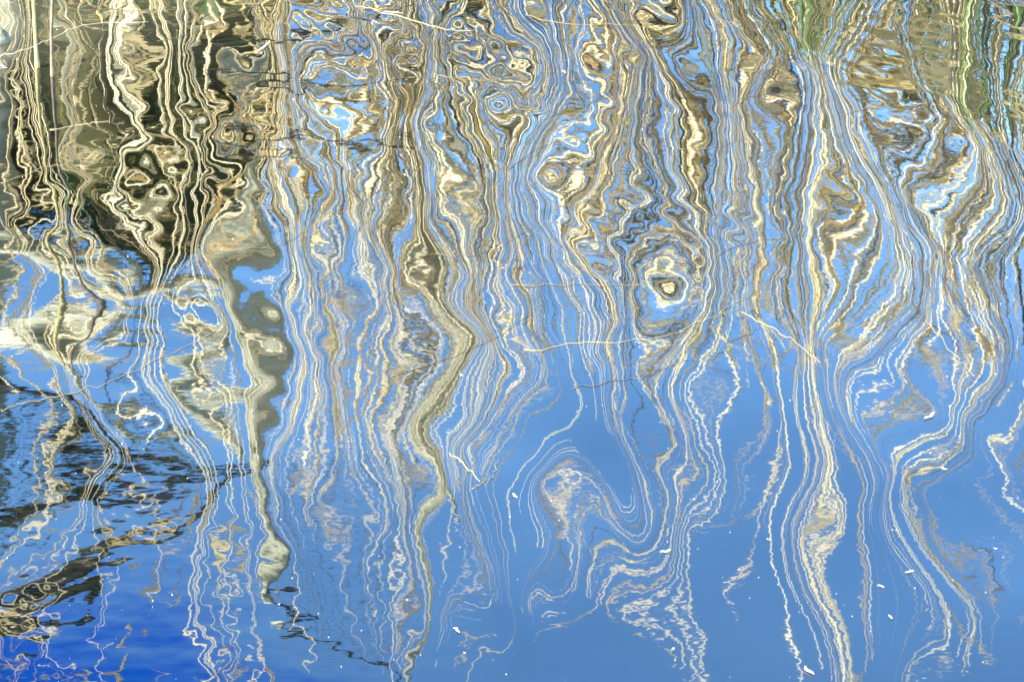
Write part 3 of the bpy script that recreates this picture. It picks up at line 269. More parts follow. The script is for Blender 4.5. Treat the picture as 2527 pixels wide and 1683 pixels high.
0 0 0 0 0 -424 398 2 1 2 4 4 6 9 8 11 7 12 -23 -50 25 18 17 18 15 13 11 4 8 -40 -36 14 -3 -9 -14 -14 -4 1 2 4 14 15 14 8 4 -1 -7 -5 5 7 -2 -17 -26 -13 -14 -23 -13 -30 -18 -23 12 22 10 6 26 40 91 4 -54 -2 -3 -29 -3 11 16 6 -2 0 10 -2 3 -8 -6 -17 21 14 12 -15 9 -73 -41 -23 -3 3 2 9 16 16 13 12 12 10 9 3 2 0 1 278 -290 0 0 0
0 0 0 0 0 -304 272 3 1 2 4 3 7 6 10 8 6 3 -18 -15 6 16 18 16 14 13 8 2 -8 -46 6 0 1 -11 -15 -9 -6 3 -1 -2 19 14 13 8 5 -1 -4 -13 -14 14 2 -7 -9 -18 -9 -20 -30 -21 -18 -15 5 14 0 9 18 53 41 31 -13 -16 -19 -18 -13 14 17 8 -4 10 4 -5 1 -11 -13 5 17 18 10 -21 5 -81 -7 -39 -1 1 2 18 17 13 8 11 12 12 8 4 1 2 -1 325 -341 0 0 0
0 0 0 0 0 -181 143 3 0 2 3 3 7 6 8 8 5 -3 -2 -3 3 11 15 14 13 12 6 -4 -24 -23 6 5 0 -6 -15 -4 -11 2 -1 -3 16 12 12 7 5 0 1 -23 -13 13 5 0 -3 -13 -14 -15 -32 -19 -16 -8 -5 3 -1 4 11 19 83 11 12 -25 -16 -20 -18 22 15 9 1 11 1 -2 -6 -9 -15 12 17 15 9 -18 12 -76 -27 4 -36 13 -14 23 15 18 13 10 13 9 7 4 2 1 1 347 -369 0 0 0
0 0 0 0 0 -56 10 3 0 1 3 3 5 6 8 8 7 2 0 3 6 7 11 12 11 10 2 -3 -24 -23 8 8 3 -6 1 5 -31 2 -5 3 9 10 9 7 4 3 -5 -8 -11 3 5 5 1 -4 -21 -28 -7 -25 -16 -12 -5 -4 5 -5 5 11 28 79 -10 -18 2 -29 -7 13 14 10 10 5 3 -1 -3 -13 -18 14 13 13 8 -6 -2 -10 -93 38 -36 -3 -10 5 21 15 19 15 12 9 6 3 2 0 1 349 -374 0 0 0
0 0 0 0 0 66 -119 0 1 1 1 3 4 7 8 9 11 5 3 6 5 8 7 10 8 8 2 -1 -30 -16 6 12 4 -8 -2 23 -1 -46 3 2 11 4 6 7 4 3 0 -4 -5 -4 1 5 6 0 -15 -18 -25 -27 -20 -11 -2 5 0 -14 3 15 13 35 25 -1 2 -17 -8 9 9 11 9 8 6 6 -9 -12 -17 6 11 12 8 6 0 -14 -36 -31 6 -20 -11 -3 12 21 14 17 15 10 6 2 2 0 1 321 -349 0 0 0
0 0 0 0 0 182 -243 0 -1 0 1 2 4 8 10 11 12 9 6 6 5 8 6 7 6 7 2 -2 -31 -9 6 12 2 -12 3 11 22 -35 -13 4 4 4 5 4 4 4 4 3 -9 -6 -1 4 5 12 -10 -15 -38 -41 -23 -5 3 19 -9 -12 -8 7 20 25 18 9 10 -13 -4 5 6 9 10 10 11 7 -7 -12 -14 -2 8 9 12 9 5 -15 -24 -9 -22 -6 -8 -26 17 11 18 14 17 10 5 4 1 0 0 270 -299 0 0 0
0 0 0 0 0 288 -357 0 -2 -2 -1 3 5 10 12 14 13 10 8 6 7 5 6 6 6 4 1 -1 -30 -5 10 10 0 -23 7 20 -2 -5 -7 -2 1 0 3 2 5 5 7 5 -9 -9 -1 1 10 10 4 -28 -46 -47 -25 -1 15 22 -12 -21 -2 7 16 16 19 15 3 1 -1 1 4 7 9 12 12 12 -3 -10 -13 -7 4 7 9 12 9 -14 -16 -14 11 -34 7 -21 -19 26 11 15 13 12 6 3 0 0 1 197 -228 0 0 0
0 0 0 0 0 371 -441 -7 -2 -4 -2 2 6 17 14 15 12 11 8 7 6 6 5 6 4 3 0 -1 -31 3 9 11 -1 -22 0 15 7 -3 -1 -2 -2 -1 0 2 2 8 7 9 -9 -11 -6 2 9 16 3 -23 -54 -69 -31 26 23 11 -11 -15 -1 2 12 15 17 12 7 9 3 0 1 5 8 11 12 16 4 -7 -11 -10 -2 4 9 9 11 -12 -14 -6 -2 7 -32 11 -19 -2 10 12 13 14 8 2 -4 1 -9 142 -163 0 0 0
0 0 0 0 0 427 -497 -10 -5 -6 -7 6 17 14 15 14 13 9 9 6 7 6 5 5 4 3 -2 -9 -21 4 12 9 0 -11 -9 9 5 5 0 -1 -3 -2 -2 0 2 6 9 9 4 -24 -13 -5 18 13 17 -13 -66 -95 -26 34 24 7 1 3 -24 6 9 15 14 12 12 11 11 -2 0 3 5 10 13 14 12 -4 -9 -8 -6 1 5 9 5 -9 -9 -5 1 4 -12 -10 6 -14 1 7 11 15 14 -9 1 -5 16 42 -83 0 0 0
0 0 0 0 0 474 -569 15 -9 -2 -15 19 15 13 14 13 11 9 9 7 6 6 5 5 4 1 -1 -14 -19 14 10 7 3 -6 -8 1 4 5 4 -1 -2 -3 -4 -2 1 4 9 9 10 -23 -38 -2 19 27 16 -12 -25 -177 34 1 23 16 13 -16 -6 4 9 14 13 13 12 14 11 3 -1 2 4 6 12 14 14 -2 -2 -7 -6 -3 3 4 1 -5 -9 -4 0 4 -2 -9 2 -2 -7 1 9 12 5 1 -2 1 -10 47 -66 0 0 0
0 0 0 0 0 433 -490 -30 1 -6 4 5 14 13 13 10 11 8 9 6 7 5 5 4 4 2 -2 -12 -9 12 5 4 5 -4 -4 0 2 4 5 1 -1 -4 -5 -4 -2 3 7 10 6 -12 -56 -7 16 21 16 5 3 -127 -59 19 13 19 -2 3 8 7 10 11 13 12 12 12 11 9 1 0 1 7 7 13 11 3 3 0 -10 -4 -1 2 2 -10 -8 -6 1 1 3 2 -2 -1 -7 -1 4 6 5 3 1 0 4 17 -49 0 0 0
0 0 0 0 0 437 -530 12 -1 1 2 8 7 12 9 11 9 8 7 7 6 5 4 4 2 1 -1 4 2 -5 0 3 2 2 -3 3 0 3 6 7 -4 -5 -6 -5 -2 -2 4 5 13 -12 -56 -29 8 24 23 15 27 -105 -85 -2 4 8 21 16 12 9 11 10 12 11 10 10 10 15 0 -1 4 4 7 6 9 8 5 3 -5 -8 -3 0 1 -11 -12 -7 -3 3 10 3 1 -3 -10 1 2 4 4 4 2 0 3 44 -74 0 0 0
0 0 0 0 0 389 -471 7 0 3 4 4 7 9 8 8 9 7 6 7 5 5 4 2 3 2 4 5 13 -12 -7 -2 8 -2 2 2 3 4 3 9 0 -9 -5 -4 -5 -4 -3 2 6 -21 -37 -36 19 13 17 23 12 -80 -87 -14 19 15 14 13 15 14 12 12 11 11 9 8 8 9 7 4 3 5 3 3 8 9 6 4 -2 -9 -4 1 -2 -12 -15 -12 -4 3 8 29 -28 1 2 -1 2 3 5 1 3 1 4 85 -116 0 0 0
0 0 0 0 0 352 -436 17 0 3 4 3 7 5 7 8 7 6 7 5 6 3 5 3 3 4 5 8 2 0 -8 -6 -2 8 4 2 4 3 5 3 0 -3 -5 -5 -4 -7 -10 -10 4 -17 -32 -23 12 13 13 13 -14 -57 -67 -3 15 12 15 14 14 13 13 12 13 11 8 7 3 7 12 6 6 4 2 3 4 9 7 4 -1 -8 -5 0 0 -17 -17 -16 -7 6 9 7 6 0 -3 -5 9 2 4 1 1 1 5 141 -172 0 0 0
0 0 0 0 0 312 -389 16 1 3 2 5 4 5 6 6 6 7 5 6 4 5 4 4 4 5 5 4 4 -2 -4 -6 -3 6 6 3 4 4 2 3 -1 -2 -4 -4 -5 -8 -14 -14 0 -18 -21 -19 10 8 7 -5 -21 -35 -46 -5 16 13 14 12 14 12 14 11 13 11 9 4 2 8 11 9 7 4 3 3 2 8 7 3 -2 -4 -8 3 -8 -12 -24 -19 -9 -2 11 36 -9 1 -1 0 4 3 3 1 1 0 3 209 -237 0 0 0
0 0 0 0 0 284 -361 22 0 3 2 4 4 4 6 4 7 5 5 6 4 5 5 3 5 5 4 3 2 -1 -2 -3 -1 2 4 6 2 4 2 1 -1 -2 -3 -5 -7 -9 -9 -7 -16 -16 -16 -12 2 2 -2 -10 -19 -26 -21 -13 16 12 14 12 13 12 13 12 11 12 7 5 4 6 11 9 8 4 5 2 4 5 5 2 1 -5 -6 -3 -6 -17 -19 -32 -15 20 18 6 13 0 2 0 2 3 2 0 2 -1 4 271 -299 0 0 0
0 0 0 0 0 267 -349 31 1 1 3 3 4 4 4 6 5 5 5 5 4 6 4 4 5 4 3 3 1 0 -1 -1 -1 3 2 4 3 3 1 1 -1 -3 -3 -6 -7 -7 -8 -4 -21 -15 -14 -9 -5 -4 -7 -12 -15 -17 -13 -5 7 13 10 14 13 13 12 11 11 10 8 6 6 6 9 9 6 7 5 3 4 4 3 2 -1 -3 -5 -7 -10 -17 -22 -24 -5 9 11 15 7 7 2 2 2 1 2 0 0 1 8 323 -355 0 0 0
0 0 0 0 0 267 -366 52 -1 3 1 4 3 4 4 5 5 5 5 5 4 5 5 4 4 4 2 3 1 0 0 0 1 0 3 3 2 3 1 -1 -1 -2 -4 -6 -6 -7 -5 -13 -13 -15 -13 -10 -8 -10 -9 -11 -13 -12 -5 -3 4 10 11 13 13 13 12 11 11 8 9 7 7 6 9 7 7 6 6 4 4 2 3 2 -2 -3 -5 -10 -14 -16 -20 -13 -7 3 11 9 12 7 5 2 3 0 1 1 0 1 -1 397 -420 0 0 0
0 0 0 0 0 267 -380 70 -3 2 3 2 4 4 4 5 4 5 5 4 5 5 4 5 3 4 2 2 1 1 0 1 0 2 1 2 3 1 1 -1 -1 -3 -5 -4 -6 -5 -10 -9 -14 -13 -13 -11 -11 -11 -12 -11 -10 -7 -4 2 1 8 12 12 13 12 13 11 9 10 8 7 9 6 7 8 6 7 5 5 4 2 2 0 -1 -3 -7 -11 -15 -17 -15 -11 -3 -1 5 13 8 9 7 3 2 2 -1 2 0 -2 3 451 -475 0 0 0
0 0 0 0 0 6027 -11901 5823 7 2 2 4 2 5 3 5 5 4 4 6 3 6 3 5 4 2 3 2 0 2 0 1 1 1 2 0 2 2 0 -1 -1 -4 -4 -5 -4 -9 -1 -24 1 -20 -9 -14 -11 -14 -12 -11 -8 -6 3 -2 4 4 13 12 12 13 13 10 9 10 8 8 9 6 8 5 8 6 6 4 5 1 2 -2 0 -4 -8 -12 -16 -14 -19 4 -13 -2 13 -3 19 4 10 3 3 0 1 2 -2 5 3923 -7351 3402 0 0 0
0 0 0 0 0 0 0 0 0 0 0 0 0 0 0 0 0 0 0 0 0 0 0 0 0 0 0 0 0 0 0 0 0 0 0 0 0 0 0 0 0 0 0 0 0 0 0 0 0 0 0 0 0 0 0 0 0 0 0 0 0 0 0 0 0 0 0 0 0 0 0 0 0 0 0 0 0 0 0 0 0 0 0 0 0 0 0 0 0 0 0 0 0 0 0 0 0 0 0 0 0 0 0 0 0 0 0 0 0 0 0 0
0 0 0 0 0 0 0 0 0 0 0 0 0 0 0 0 0 0 0 0 0 0 0 0 0 0 0 0 0 0 0 0 0 0 0 0 0 0 0 0 0 0 0 0 0 0 0 0 0 0 0 0 0 0 0 0 0 0 0 0 0 0 0 0 0 0 0 0 0 0 0 0 0 0 0 0 0 0 0 0 0 0 0 0 0 0 0 0 0 0 0 0 0 0 0 0 0 0 0 0 0 0 0 0 0 0 0 0 0 0 0 0
0 0 0 0 0 0 0 0 0 0 0 0 0 0 0 0 0 0 0 0 0 0 0 0 0 0 0 0 0 0 0 0 0 0 0 0 0 0 0 0 0 0 0 0 0 0 0 0 0 0 0 0 0 0 0 0 0 0 0 0 0 0 0 0 0 0 0 0 0 0 0 0 0 0 0 0 0 0 0 0 0 0 0 0 0 0 0 0 0 0 0 0 0 0 0 0 0 0 0 0 0 0 0 0 0 0 0 0 0 0 0 0
0 0 0 0 0 0 0 0 0 0 0 0 0 0 0 0 0 0 0 0 0 0 0 0 0 0 0 0 0 0 0 0 0 0 0 0 0 0 0 0 0 0 0 0 0 0 0 0 0 0 0 0 0 0 0 0 0 0 0 0 0 0 0 0 0 0 0 0 0 0 0 0 0 0 0 0 0 0 0 0 0 0 0 0 0 0 0 0 0 0 0 0 0 0 0 0 0 0 0 0 0 0 0 0 0 0 0 0 0 0 0 0"""
NET = np.cumsum(np.cumsum(np.array(SWELL.split(), dtype=np.int64).reshape(NV, NU), 1), 1)*1e-5
rs = np.random.RandomState(3)
CHOP = [(rs.uniform(0, 2*np.pi), 2*np.pi/rs.uniform(.06, .24), rs.uniform(0, 2*np.pi)) for _ in range(34)]
WAVES = [(rs.uniform(0, 2*np.pi), 10**rs.uniform(.75, 1.45), rs.uniform(0, 2*np.pi)) for _ in range(26)]
def swell(x, y):
    """height of the water at world (x, y), with a loose chop of the same size beyond the net"""
    x = np.asarray(x, float); y = np.asarray(y, float)
    D = np.sqrt(y*y+4.0); u = x/D; v = np.arctan2(2.0, y)
    a = np.clip((u-U0)*(NU-3)/(U1-U0), 0, NU-3.001); b_ = np.clip((v-V0)*(NV-3)/(V1-V0), 0, NV-3.001)
    ia = a.astype(int); ib = b_.astype(int); fa = a-ia; fb = b_-ib
    def w(t): return [(1-t)**3/6, (4-6*t*t+3*t**3)/6, (1+3*t+3*t*t-3*t**3)/6, t**3/6]
    wa, wb = w(fa), w(fb); h = 0
    for j in range(4):
        for i in range(4): h = h + wb[j]*wa[i]*NET[ib+j, ia+i]
    def ss(p, q_, t): t = np.clip((t-p)/(q_-p), 0, 1); return t*t*(3-2*t)
    out = np.maximum(np.maximum(ss(.222, .24, np.abs(u)), 1-ss(R(13.0), R(13.8), v)), ss(R(30.5), R(31.4), v))
    c = 0
    for th, k, ph in WAVES: c = c + np.sin(k*(x*np.cos(th)+y*np.sin(th))+ph)*.018/k
    # short wind chop, a few centimetres long, running in patches and livelier towards the far side
    patch = .28 + .62*ss(-.1, .7, np.sin(3.9*x+1.3*np.sin(1.7*y))*np.sin(2.3*y+.8+np.sin(2.3*x)))*(1-.8*ss(.8, 1.3, x)*ss(6.2, 7.2, y))
    amp = 0.024*(.12 + .88*ss(3.6, 8.2, y))
    m_ = 0
    for th, k, ph in CHOP: m_ = m_ + np.sin(k*(x*np.cos(th)+y*np.sin(th)*.75)+ph)/k
    chop = m_*amp*patch*np.sqrt(2/len(CHOP))
    near = 1-ss(14, 40, np.hypot(x, y-6))
    return h*(1-out) + c*out*near + chop*near
def axis(lo_, hi_, step, far):
    mid = np.arange(lo_, hi_+1e-6, step); g = []; p, s_ = mid[-1], step
    while p < far: s_ *= 1.25; p += s_; g.append(p)
    h_ = []; p, s_ = mid[0], step
    while p > -far: s_ *= 1.25; p -= s_; h_.append(p)
    return np.array(h_[::-1] + list(mid) + g)
gx = axis(-2.1, 2.1, .011, 60); gy = axis(3.2, 8.8, .015, 60); gy = gy[gy < 14]
X, Y = np.meshgrid(gx, gy); Z = swell(X.ravel(), Y.ravel())
co = np.stack([X.ravel(), Y.ravel(), Z], 1).astype(np.float32)
nx, ny = len(gx), len(gy)
I = (np.arange(ny-1)[:, None]*nx + np.arange(nx-1)[None, :]).ravel()
F = np.stack([I, I+1, I+nx+1, I+nx], 1).astype(np.int32)
me = bpy.data.meshes.new('water'); me.vertices.add(len(co)); me.vertices.foreach_set('co', co.ravel())
me.loops.add(F.size); me.loops.foreach_set('vertex_index', F.ravel()); me.polygons.add(len(F))
me.polygons.foreach_set('loop_start', np.arange(0, F.size, 4, dtype=np.int32)); me.polygons.foreach_set('loop_total', np.full(len(F), 4, np.int32))
me.polygons.foreach_set('use_smooth', np.ones(len(F), bool)); me.materials.append(M['water']); me.update(); me.validate()
water = obj('water', me); tag(water, 'rippled blue pond water mirroring the reeds, trees and sky', kind='structure')

# ground: pond bed, a low bank behind the water, and the near bank below the camera
def gheight(x, y):
    x = np.asarray(x, float); y = np.asarray(y, float)
    def ss(p, q_, t): t = np.clip((t-p)/(q_-p), 0, 1); return t*t*(3-2*t)
    e = 9.45 + .12*np.sin(x*1.7) + .07*np.sin(x*4.1+1)
    return -.9 + .98*ss(e-1.2, e+.15, y) + .30*ss(e+.1, e+5, y) + 1.3*(1-ss(.2, 1.4, y)) + .02*np.sin(x*3)*np.sin(y*2.3) - .0*x
gx2 = axis(-6, 6, .25, 700); gy2 = axis(-1, 14, .2, 700)
X, Y = np.meshgrid(gx2, gy2); Z = gheight(X.ravel(), Y.ravel())
v = [tuple(p) for p in np.stack([X.ravel(), Y.ravel(), Z], 1)]
nx, ny = len(gx2), len(gy2)
f = [(j*nx+i, j*nx+i+1, (j+1)*nx+i+1, (j+1)*nx+i) for j in range(ny-1) for i in range(nx-1)]
me = bpy.data.meshes.new('ground'); me.from_pydata(v, [], f); me.materials.append(M['soil']); me.polygons.foreach_set('use_smooth', [True]*len(f))
tag(obj('ground', me), 'muddy pond bed and low brown bank', kind='structure')
def gz(x, y): return float(gheight(x, y))

# ------------------------------------------------------------ reeds
PX = 0.001818   # metres at the reed line per unit of the spacing list below
def lane(v_): return (v_-1261.5)*PX
rnd = random.Random(11)
def stem_mesh(h, r, bow, lean, m, k):
    mb = MB(); pts = []; rad = []
    n_ = 11
    for i in range(n_):
        t = i/(n_-1)
        pts.append((bow*math.sin(t*math.pi)+lean*t*t, .5*bow*math.sin(t*2.4), h*t)); rad.append(r*(1-.62*t))
    mb.tube(pts, rad, 5)
    return mb.mesh('stem', m), pts
def leaf_mesh(p, L, wdt, az, droop, m, name='leaf', rise=.9, n_=8):
    mb = MB(); out = Vector((math.cos(az), math.sin(az), 0)); side = Vector((-math.sin(az), math.cos(az), 0))
    pos = Vector(p); ang = math.radians(78)*rise; pts = []; ws = []
    for i in range(n_):
        t = i/(n_-1); pts.append(pos.copy()); ws.append(max(.0006, wdt*(.35+1.5*t)*(1-t)**.8 if t > 0 else wdt*.3))
        a = ang - droop*t*t*2.6
        tw = side*(.05*math.sin(6*t+az*3))
        pos = pos + (out*math.cos(a) + Vector((0, 0, 1))*math.sin(a) + tw)*(L/(n_-1))
    mb.blade(pts, ws, side); return mb.mesh(name, m)
def plume_mesh(p, L, lean, m, rr):
    mb = MB()
    for i in range(46):
        t = rr.random(); base = Vector(p) + Vector((lean*L*t*t*.8, 0, L*t*.85 - .03))
        a = rr.uniform(0, 6.28); ln = L*(.16+.3*(1-t))*rr.uniform(.6, 1.1)
        d = Vector((math.cos(a)*.45 + lean*.9, math.sin(a)*.45, .8)).normalized()
        e = base + d*ln*.6; e2 = e + Vector((d.x*.8, d.y*.8, .15))*ln*.5
        mb.blade([base, e, e2], [.002, .0065, .001], (math.cos(a+1.57), math.sin(a+1.57), 0))
    return mb.mesh('plume', m)
protos = []
for k in range(22):
    h = [1.45, 1.6, 1.75, 1.85, 1.95, 2.05, 2.15, 2.3, 2.45, 2.6, 2.75, 2.9, 3.1, 3.25, 3.4, 3.5, 3.6, 3.7, 3.8, 3.9, 4.0, 2.2][k]
    dark = k in (2, 4, 7, 10, 14, 21)
    m = M['reed_dark'] if dark else M['reed']
    bow, lean = rnd.uniform(-.035, .035), rnd.uniform(-.05, .05)
    sm, pts = stem_mesh(h, rnd.uniform(.0048, .0078) if h < 2.7 else rnd.uniform(.004, .0058), bow, lean, m, 5)
    parts = [('stem', sm)]
    for j in range(rnd.choice((3, 4, 5))):
        t = rnd.uniform(.12, .85) if h < 2.7 else rnd.uniform(.1, .6)
        q_ = pts[int(t*10)]
        parts.append(('leaf', leaf_mesh(q_, rnd.uniform(.22, .5), rnd.uniform(.012, .026), rnd.uniform(0, 6.28), rnd.uniform(.7, 1.35), M['leaf'])))
    if not dark and h > 1.7 and k % 3 == 0 and (h < 3.05 or k == 18): parts.append(('plume', plume_mesh(pts[-1], rnd.uniform(.16, .26), rnd.uniform(-.5, .5), M['plume'], rnd)))
    protos.append((h, dark, parts))
def place_reed(x, y, h, tilt=0.0, label=None, group=None):
    c = sorted(protos, key=lambda p: abs(p[0]-h)+rnd.uniform(0, .25))[0]
    e = empty('reed', (x, y, gz(x, y)-.03)); e.rotation_euler = (rnd.uniform(-.01, .01), tilt, rnd.choice((0, math.pi))+rnd.uniform(-.3, .3))
    s_ = h/c[0]; e.scale = (1, 1, s_)
    for nme, me_ in c[2]:
        o = bpy.data.objects.new(nme, me_); C.objects.link(o); o.parent = e
    tag(e, label, 'reed', group); return e

# tall clusters whose mirror images run to the foot of the picture: (lane from, lane to, count, height)
TALL = [(60,90,3,3.9),(130,170,4,3.8),(225,330,4,3.5),(370,400,5,3.9),(430,465,4,3.8),(495,545,4,4.0),(575,600,2,3.2),
        (680,700,2,3.5),(740,800,3,3.0),(860,880,2,3.1),(895,950,5,3.6),(1030,1060,3,3.1),(1105,1130,3,3.6),(1160,1180,2,2.9),(1232,1248,2,3.8),
        (1305,1330,2,3.0),(1395,1410,3,2.8),(1460,1480,3,2.9),(1525,1560,5,3.45),(1600,1640,5,3.5),(1680,1705,4,3.75),(1745,1756,3,3.9),
        (1800,1820,2,3.0),(1865,1880,3,3.8),(1930,1950,3,3.8),(1985,2050,15,3.95),(2095,2120,4,3.6),(2180,2200,4,3.2),(2255,2265,2,2.9),
        (2305,2315,2,3.6),(2345,2356,3,3.9),(2400,2425,6,3.9),(2460,2490,4,3.3),(2530,2600,4,3.2)]
nre = 0
for a, b_, cnt, h in TALL:
    for i in range(cnt):
        x = lane(a+(b_-a)*(i+.5)/cnt) + rnd.gauss(0, .004); y = 10.0 + rnd.uniform(-.10, .10)
        side_ = 'left third' if a < 850 else ('middle' if a < 1690 else 'right third')
        place_reed(x, y, h*rnd.uniform(.93, 1.04), rnd.gauss(0, .006),
                   'tall straw coloured reed mirrored down to the bottom edge, ' + side_, 'tall dry reeds on the far bank, ' + side_)
        nre += 1
while nre < 292:
    v_ = rnd.uniform(-60, 2700)
    if v_ < 640 and rnd.random() < .5: continue
    x = lane(v_); y = 10.0 + rnd.uniform(-.22, .25)
    side_ = 'left third' if v_ < 850 else ('middle' if v_ < 1690 else 'right third')
    place_reed(x, y, min(2.75, max(1.3, rnd.gauss(2.05, .32))), rnd.gauss(0, .016),
               'shorter dry reed whose mirror image ends halfway down, ' + side_, 'shorter dry reeds on the far bank, ' + side_)
    nre += 1

# the rest of the reed bed, and its litter of leaves, joined
def bulk(name, n_, mkey, hfun, label, cat, yr=(9.8, 10.3), leaves=2, rad=(.0035, .007), lanes=(-600, 3350), tilt=.03):
    mb = MB(); lf = MB()
    for i in range(n_):
        v_ = rnd.uniform(*lanes)
        if v_ < 650 and rnd.random() < .72: continue
        x = lane(v_); y = rnd.uniform(*yr); h = hfun(v_); z0 = gz(x, y)-.02
        r = rnd.uniform(*rad); lx = rnd.gauss(0, tilt)*h; bw = rnd.uniform(-.02, .02)
        pts = [(x+lx*t*t+bw*math.sin(t*3.1), y, z0+h*t) for t in (0, .2, .4, .6, .8, 1)]
        mb.tube(pts, [r, r*.95, r*.85, r*.7, r*.55, r*.3], 4)
        for j in range(leaves):
            t = rnd.uniform(.1, .95); L = rnd.uniform(.15, .48); az = rnd.uniform(0, 6.28); out = Vector((math.cos(az), math.sin(az), 0)); side = Vector((-math.sin(az), math.cos(az), 0))
            p = Vector((x+lx*t*t, y, z0+h*t)); dr = rnd.uniform(.5, 1.4); pp = []; ww = []
            wdt = rnd.uniform(.01, .03)
            for s_ in range(6):
                u = s_/5; pp.append(p.copy()); ww.append(wdt*(.4+1.6*u)*(1-u)**.8+.0006); a = 1.25-dr*u*u*2.6
                p = p + (out*math.cos(a)+Vector((0, 0, 1))*math.sin(a))*(L/5)
            lf.blade(pp, ww, side)
    o = mb.build(name, M[mkey]); tag(o, label, cat, kind='stuff')
    if leaves: lf.build('leaf', M['leaf' if mkey != 'reed_dark' else 'litter'], o)
    return o
def hf(v_): return max(.7, min(2.5, rnd.gauss(1.65, .42)))
bulk('reed_bed', 270, 'reed', hf, 'mass of dry pale reeds filling the far bank behind the taller ones', 'reeds')
bulk('old_reed_bed', 170, 'reed_dark', lambda v_: rnd.uniform(.9, 2.3), 'dark old broken reeds scattered through the pale reed bed', 'reeds', leaves=1, rad=(.003, .006), tilt=.07)
bulk('fine_reed_bed', 95, 'reed', lambda v_: rnd.uniform(2.4, 3.7), 'loose curtain of very fine pale reed stems left and centre of the bank', 'reeds', leaves=0, rad=(.0014, .0030), lanes=(640, 1180), tilt=.02)
bulk('faint_reed_bed', 60, 'reed', lambda v_: rnd.uniform(2.9, 3.9), 'sparse fine pale stems rising above the right half of the reed bed', 'reeds', leaves=1, rad=(.0014, .0026), lanes=(1500, 2700), tilt=.02)
bulk('broken_reed_bed', 170, 'reed_dark', lambda v_: rnd.uniform(1.5, 2.5), 'thin dark broken reeds leaning across the others at steep angles', 'reeds', leaves=0, rad=(.0016, .0026), lanes=(650, 2750), tilt=.30, yr=(9.66, 9.8))
tl = MB()
for i in range(34):
    p = Vector((lane(rnd.choice((90, 150, 240, 300, 385, 450, 520)) + rnd.gauss(0, 22)), rnd.uniform(9.9, 10.1), rnd.uniform(2.7, 4.0)))
    az = rnd.uniform(0, 6.28); L = rnd.uniform(.25, .5); d = Vector((math.cos(az)*.5, math.sin(az)*.4, rnd.uniform(.2, 1))).normalized()
    tl.blade([p, p+d*L*.4, p+d*L*.75+Vector((0, 0, -.03)), p+d*L+Vector((0, 0, -.1))], [.010, .030, .022, .001], (math.cos(az+1.57), math.sin(az+1.57), .2))
tag(tl.build('reed_leaves', M['leaf']), 'dry leaves high on the tall left hand reeds, broken into loops on the deep blue', 'reed leaves', kind='stuff')
lt = MB()
for i in range(3900):
    v_ = rnd.uniform(-500, 3300)
    if (v_ < 650 and rnd.random() < .6) or (v_ > 2100 and rnd.random() < .75): continue
    x = lane(v_); y = rnd.uniform(9.6, 10.6); az = rnd.uniform(0, 6.28); L = rnd.uniform(.12, .4)
    z = gz(x, y) + abs(rnd.gauss(0, .34)); dz = rnd.uniform(-.5, .5)
    d = Vector((math.cos(az), math.sin(az)*.6, dz)); p = Vector((x, y, z))
    lt.blade([p, p+d*L*.35+Vector((0, 0, .02)), p+d*L*.7, p+d*L+Vector((0, 0, -.03))], [.006, .018, .014, .001], (0, -.5, .85))
tag(lt.build('leaf_litter', M['litter']), 'tangle of bent dry leaves low in the reed bed', 'leaf litter', kind='stuff')

# green shoots at the foot of the reeds
gprot = []
for k in range(5):
    pr = []
    for j in range(rnd.choice((3, 4, 5))):
        pr.append(leaf_mesh((rnd.uniform(-.02, .02), rnd.uniform(-.02, .02), 0), rnd.uniform(.7, 1.0), rnd.uniform(.010, .019), rnd.uniform(0, 6.28), rnd.uniform(.03, .3), M['green'], 'leaf', 1.08))
    gprot.append(pr)
GREEN = [(300, 5), (440, 6), (520, 6), (640, 5), (930, 6), (1000, 4), (1290, 5), (1420, 3), (1560, 5), (1740, 6), (1830, 5), (1960, 9), (2030, 10), (2090, 5), (2240, 5), (2300, 6), (2400, 9), (2480, 6)]
for v_, cnt in GREEN:
    for i in range(max(2, int(cnt*.5))):
        x = lane(v_+rnd.gauss(0, 22)); y = rnd.uniform(9.72, 9.95)
        e = empty('green_shoot', (x, y, gz(x, y)-.02), rnd.uniform(0, 6.28)); e.scale = (.8, .8, rnd.uniform(.7, 1.0))
        for me_ in gprot[rnd.randrange(5)]:
            o = bpy.data.objects.new('leaf', me_); C.objects.link(o); o.parent = e
        tag(e, 'fresh green sword leaved shoot among dry reeds, mirrored along the top edge of the picture', 'reed shoot', 'green shoots at the foot of the reeds')

# ------------------------------------------------------------ trees on the far bank, left
def tree(label, x, y, trunk, rad, m):
    e = empty('tree', (0, 0, 0)); tag(e, label, 'tree')
    MB().tube(smoothline(trunk, 5), list(np.interp(np.linspace(0, 1, (len(trunk)-1)*5+1), np.linspace(0, 1, len(rad)), rad)), 12).build('trunk', m, e)
    return e
def limb(e, pts, r0, r1, m, name='branch', k=4, sides=8):
    P = smoothline(pts, k); return MB().tube(P, list(np.linspace(r0, r1, len(P))), sides).build(name, m, e)
ty = 10.3; g0 = gz(-1.2, ty)
tA = tree('slim pale grey trunk standing left of the netting, mirrored with sharp kinks', -1.22, ty,
          [(-1.16,ty,g0-.1),(-1.19,ty,.6),(-1.2,ty,1.2),(-1.22,ty,1.8),(-1.225,ty,2.3),(-1.22,ty,2.8),(-1.215,ty,3.2),(-1.22,ty,3.55)], [.045,.036,.034,.046,.05,.042,.034,.026], M['bark'])
limb(tA, [(-1.22,ty,3.52),(-1.16,ty,3.60),(-1.08,ty,3.64),(-1.0,ty,3.70),(-.90,ty,3.75),(-.78,ty,3.80),(-.66,ty,3.90),(-.55,ty,4.02)], .018, .009, M['dark_bark'])
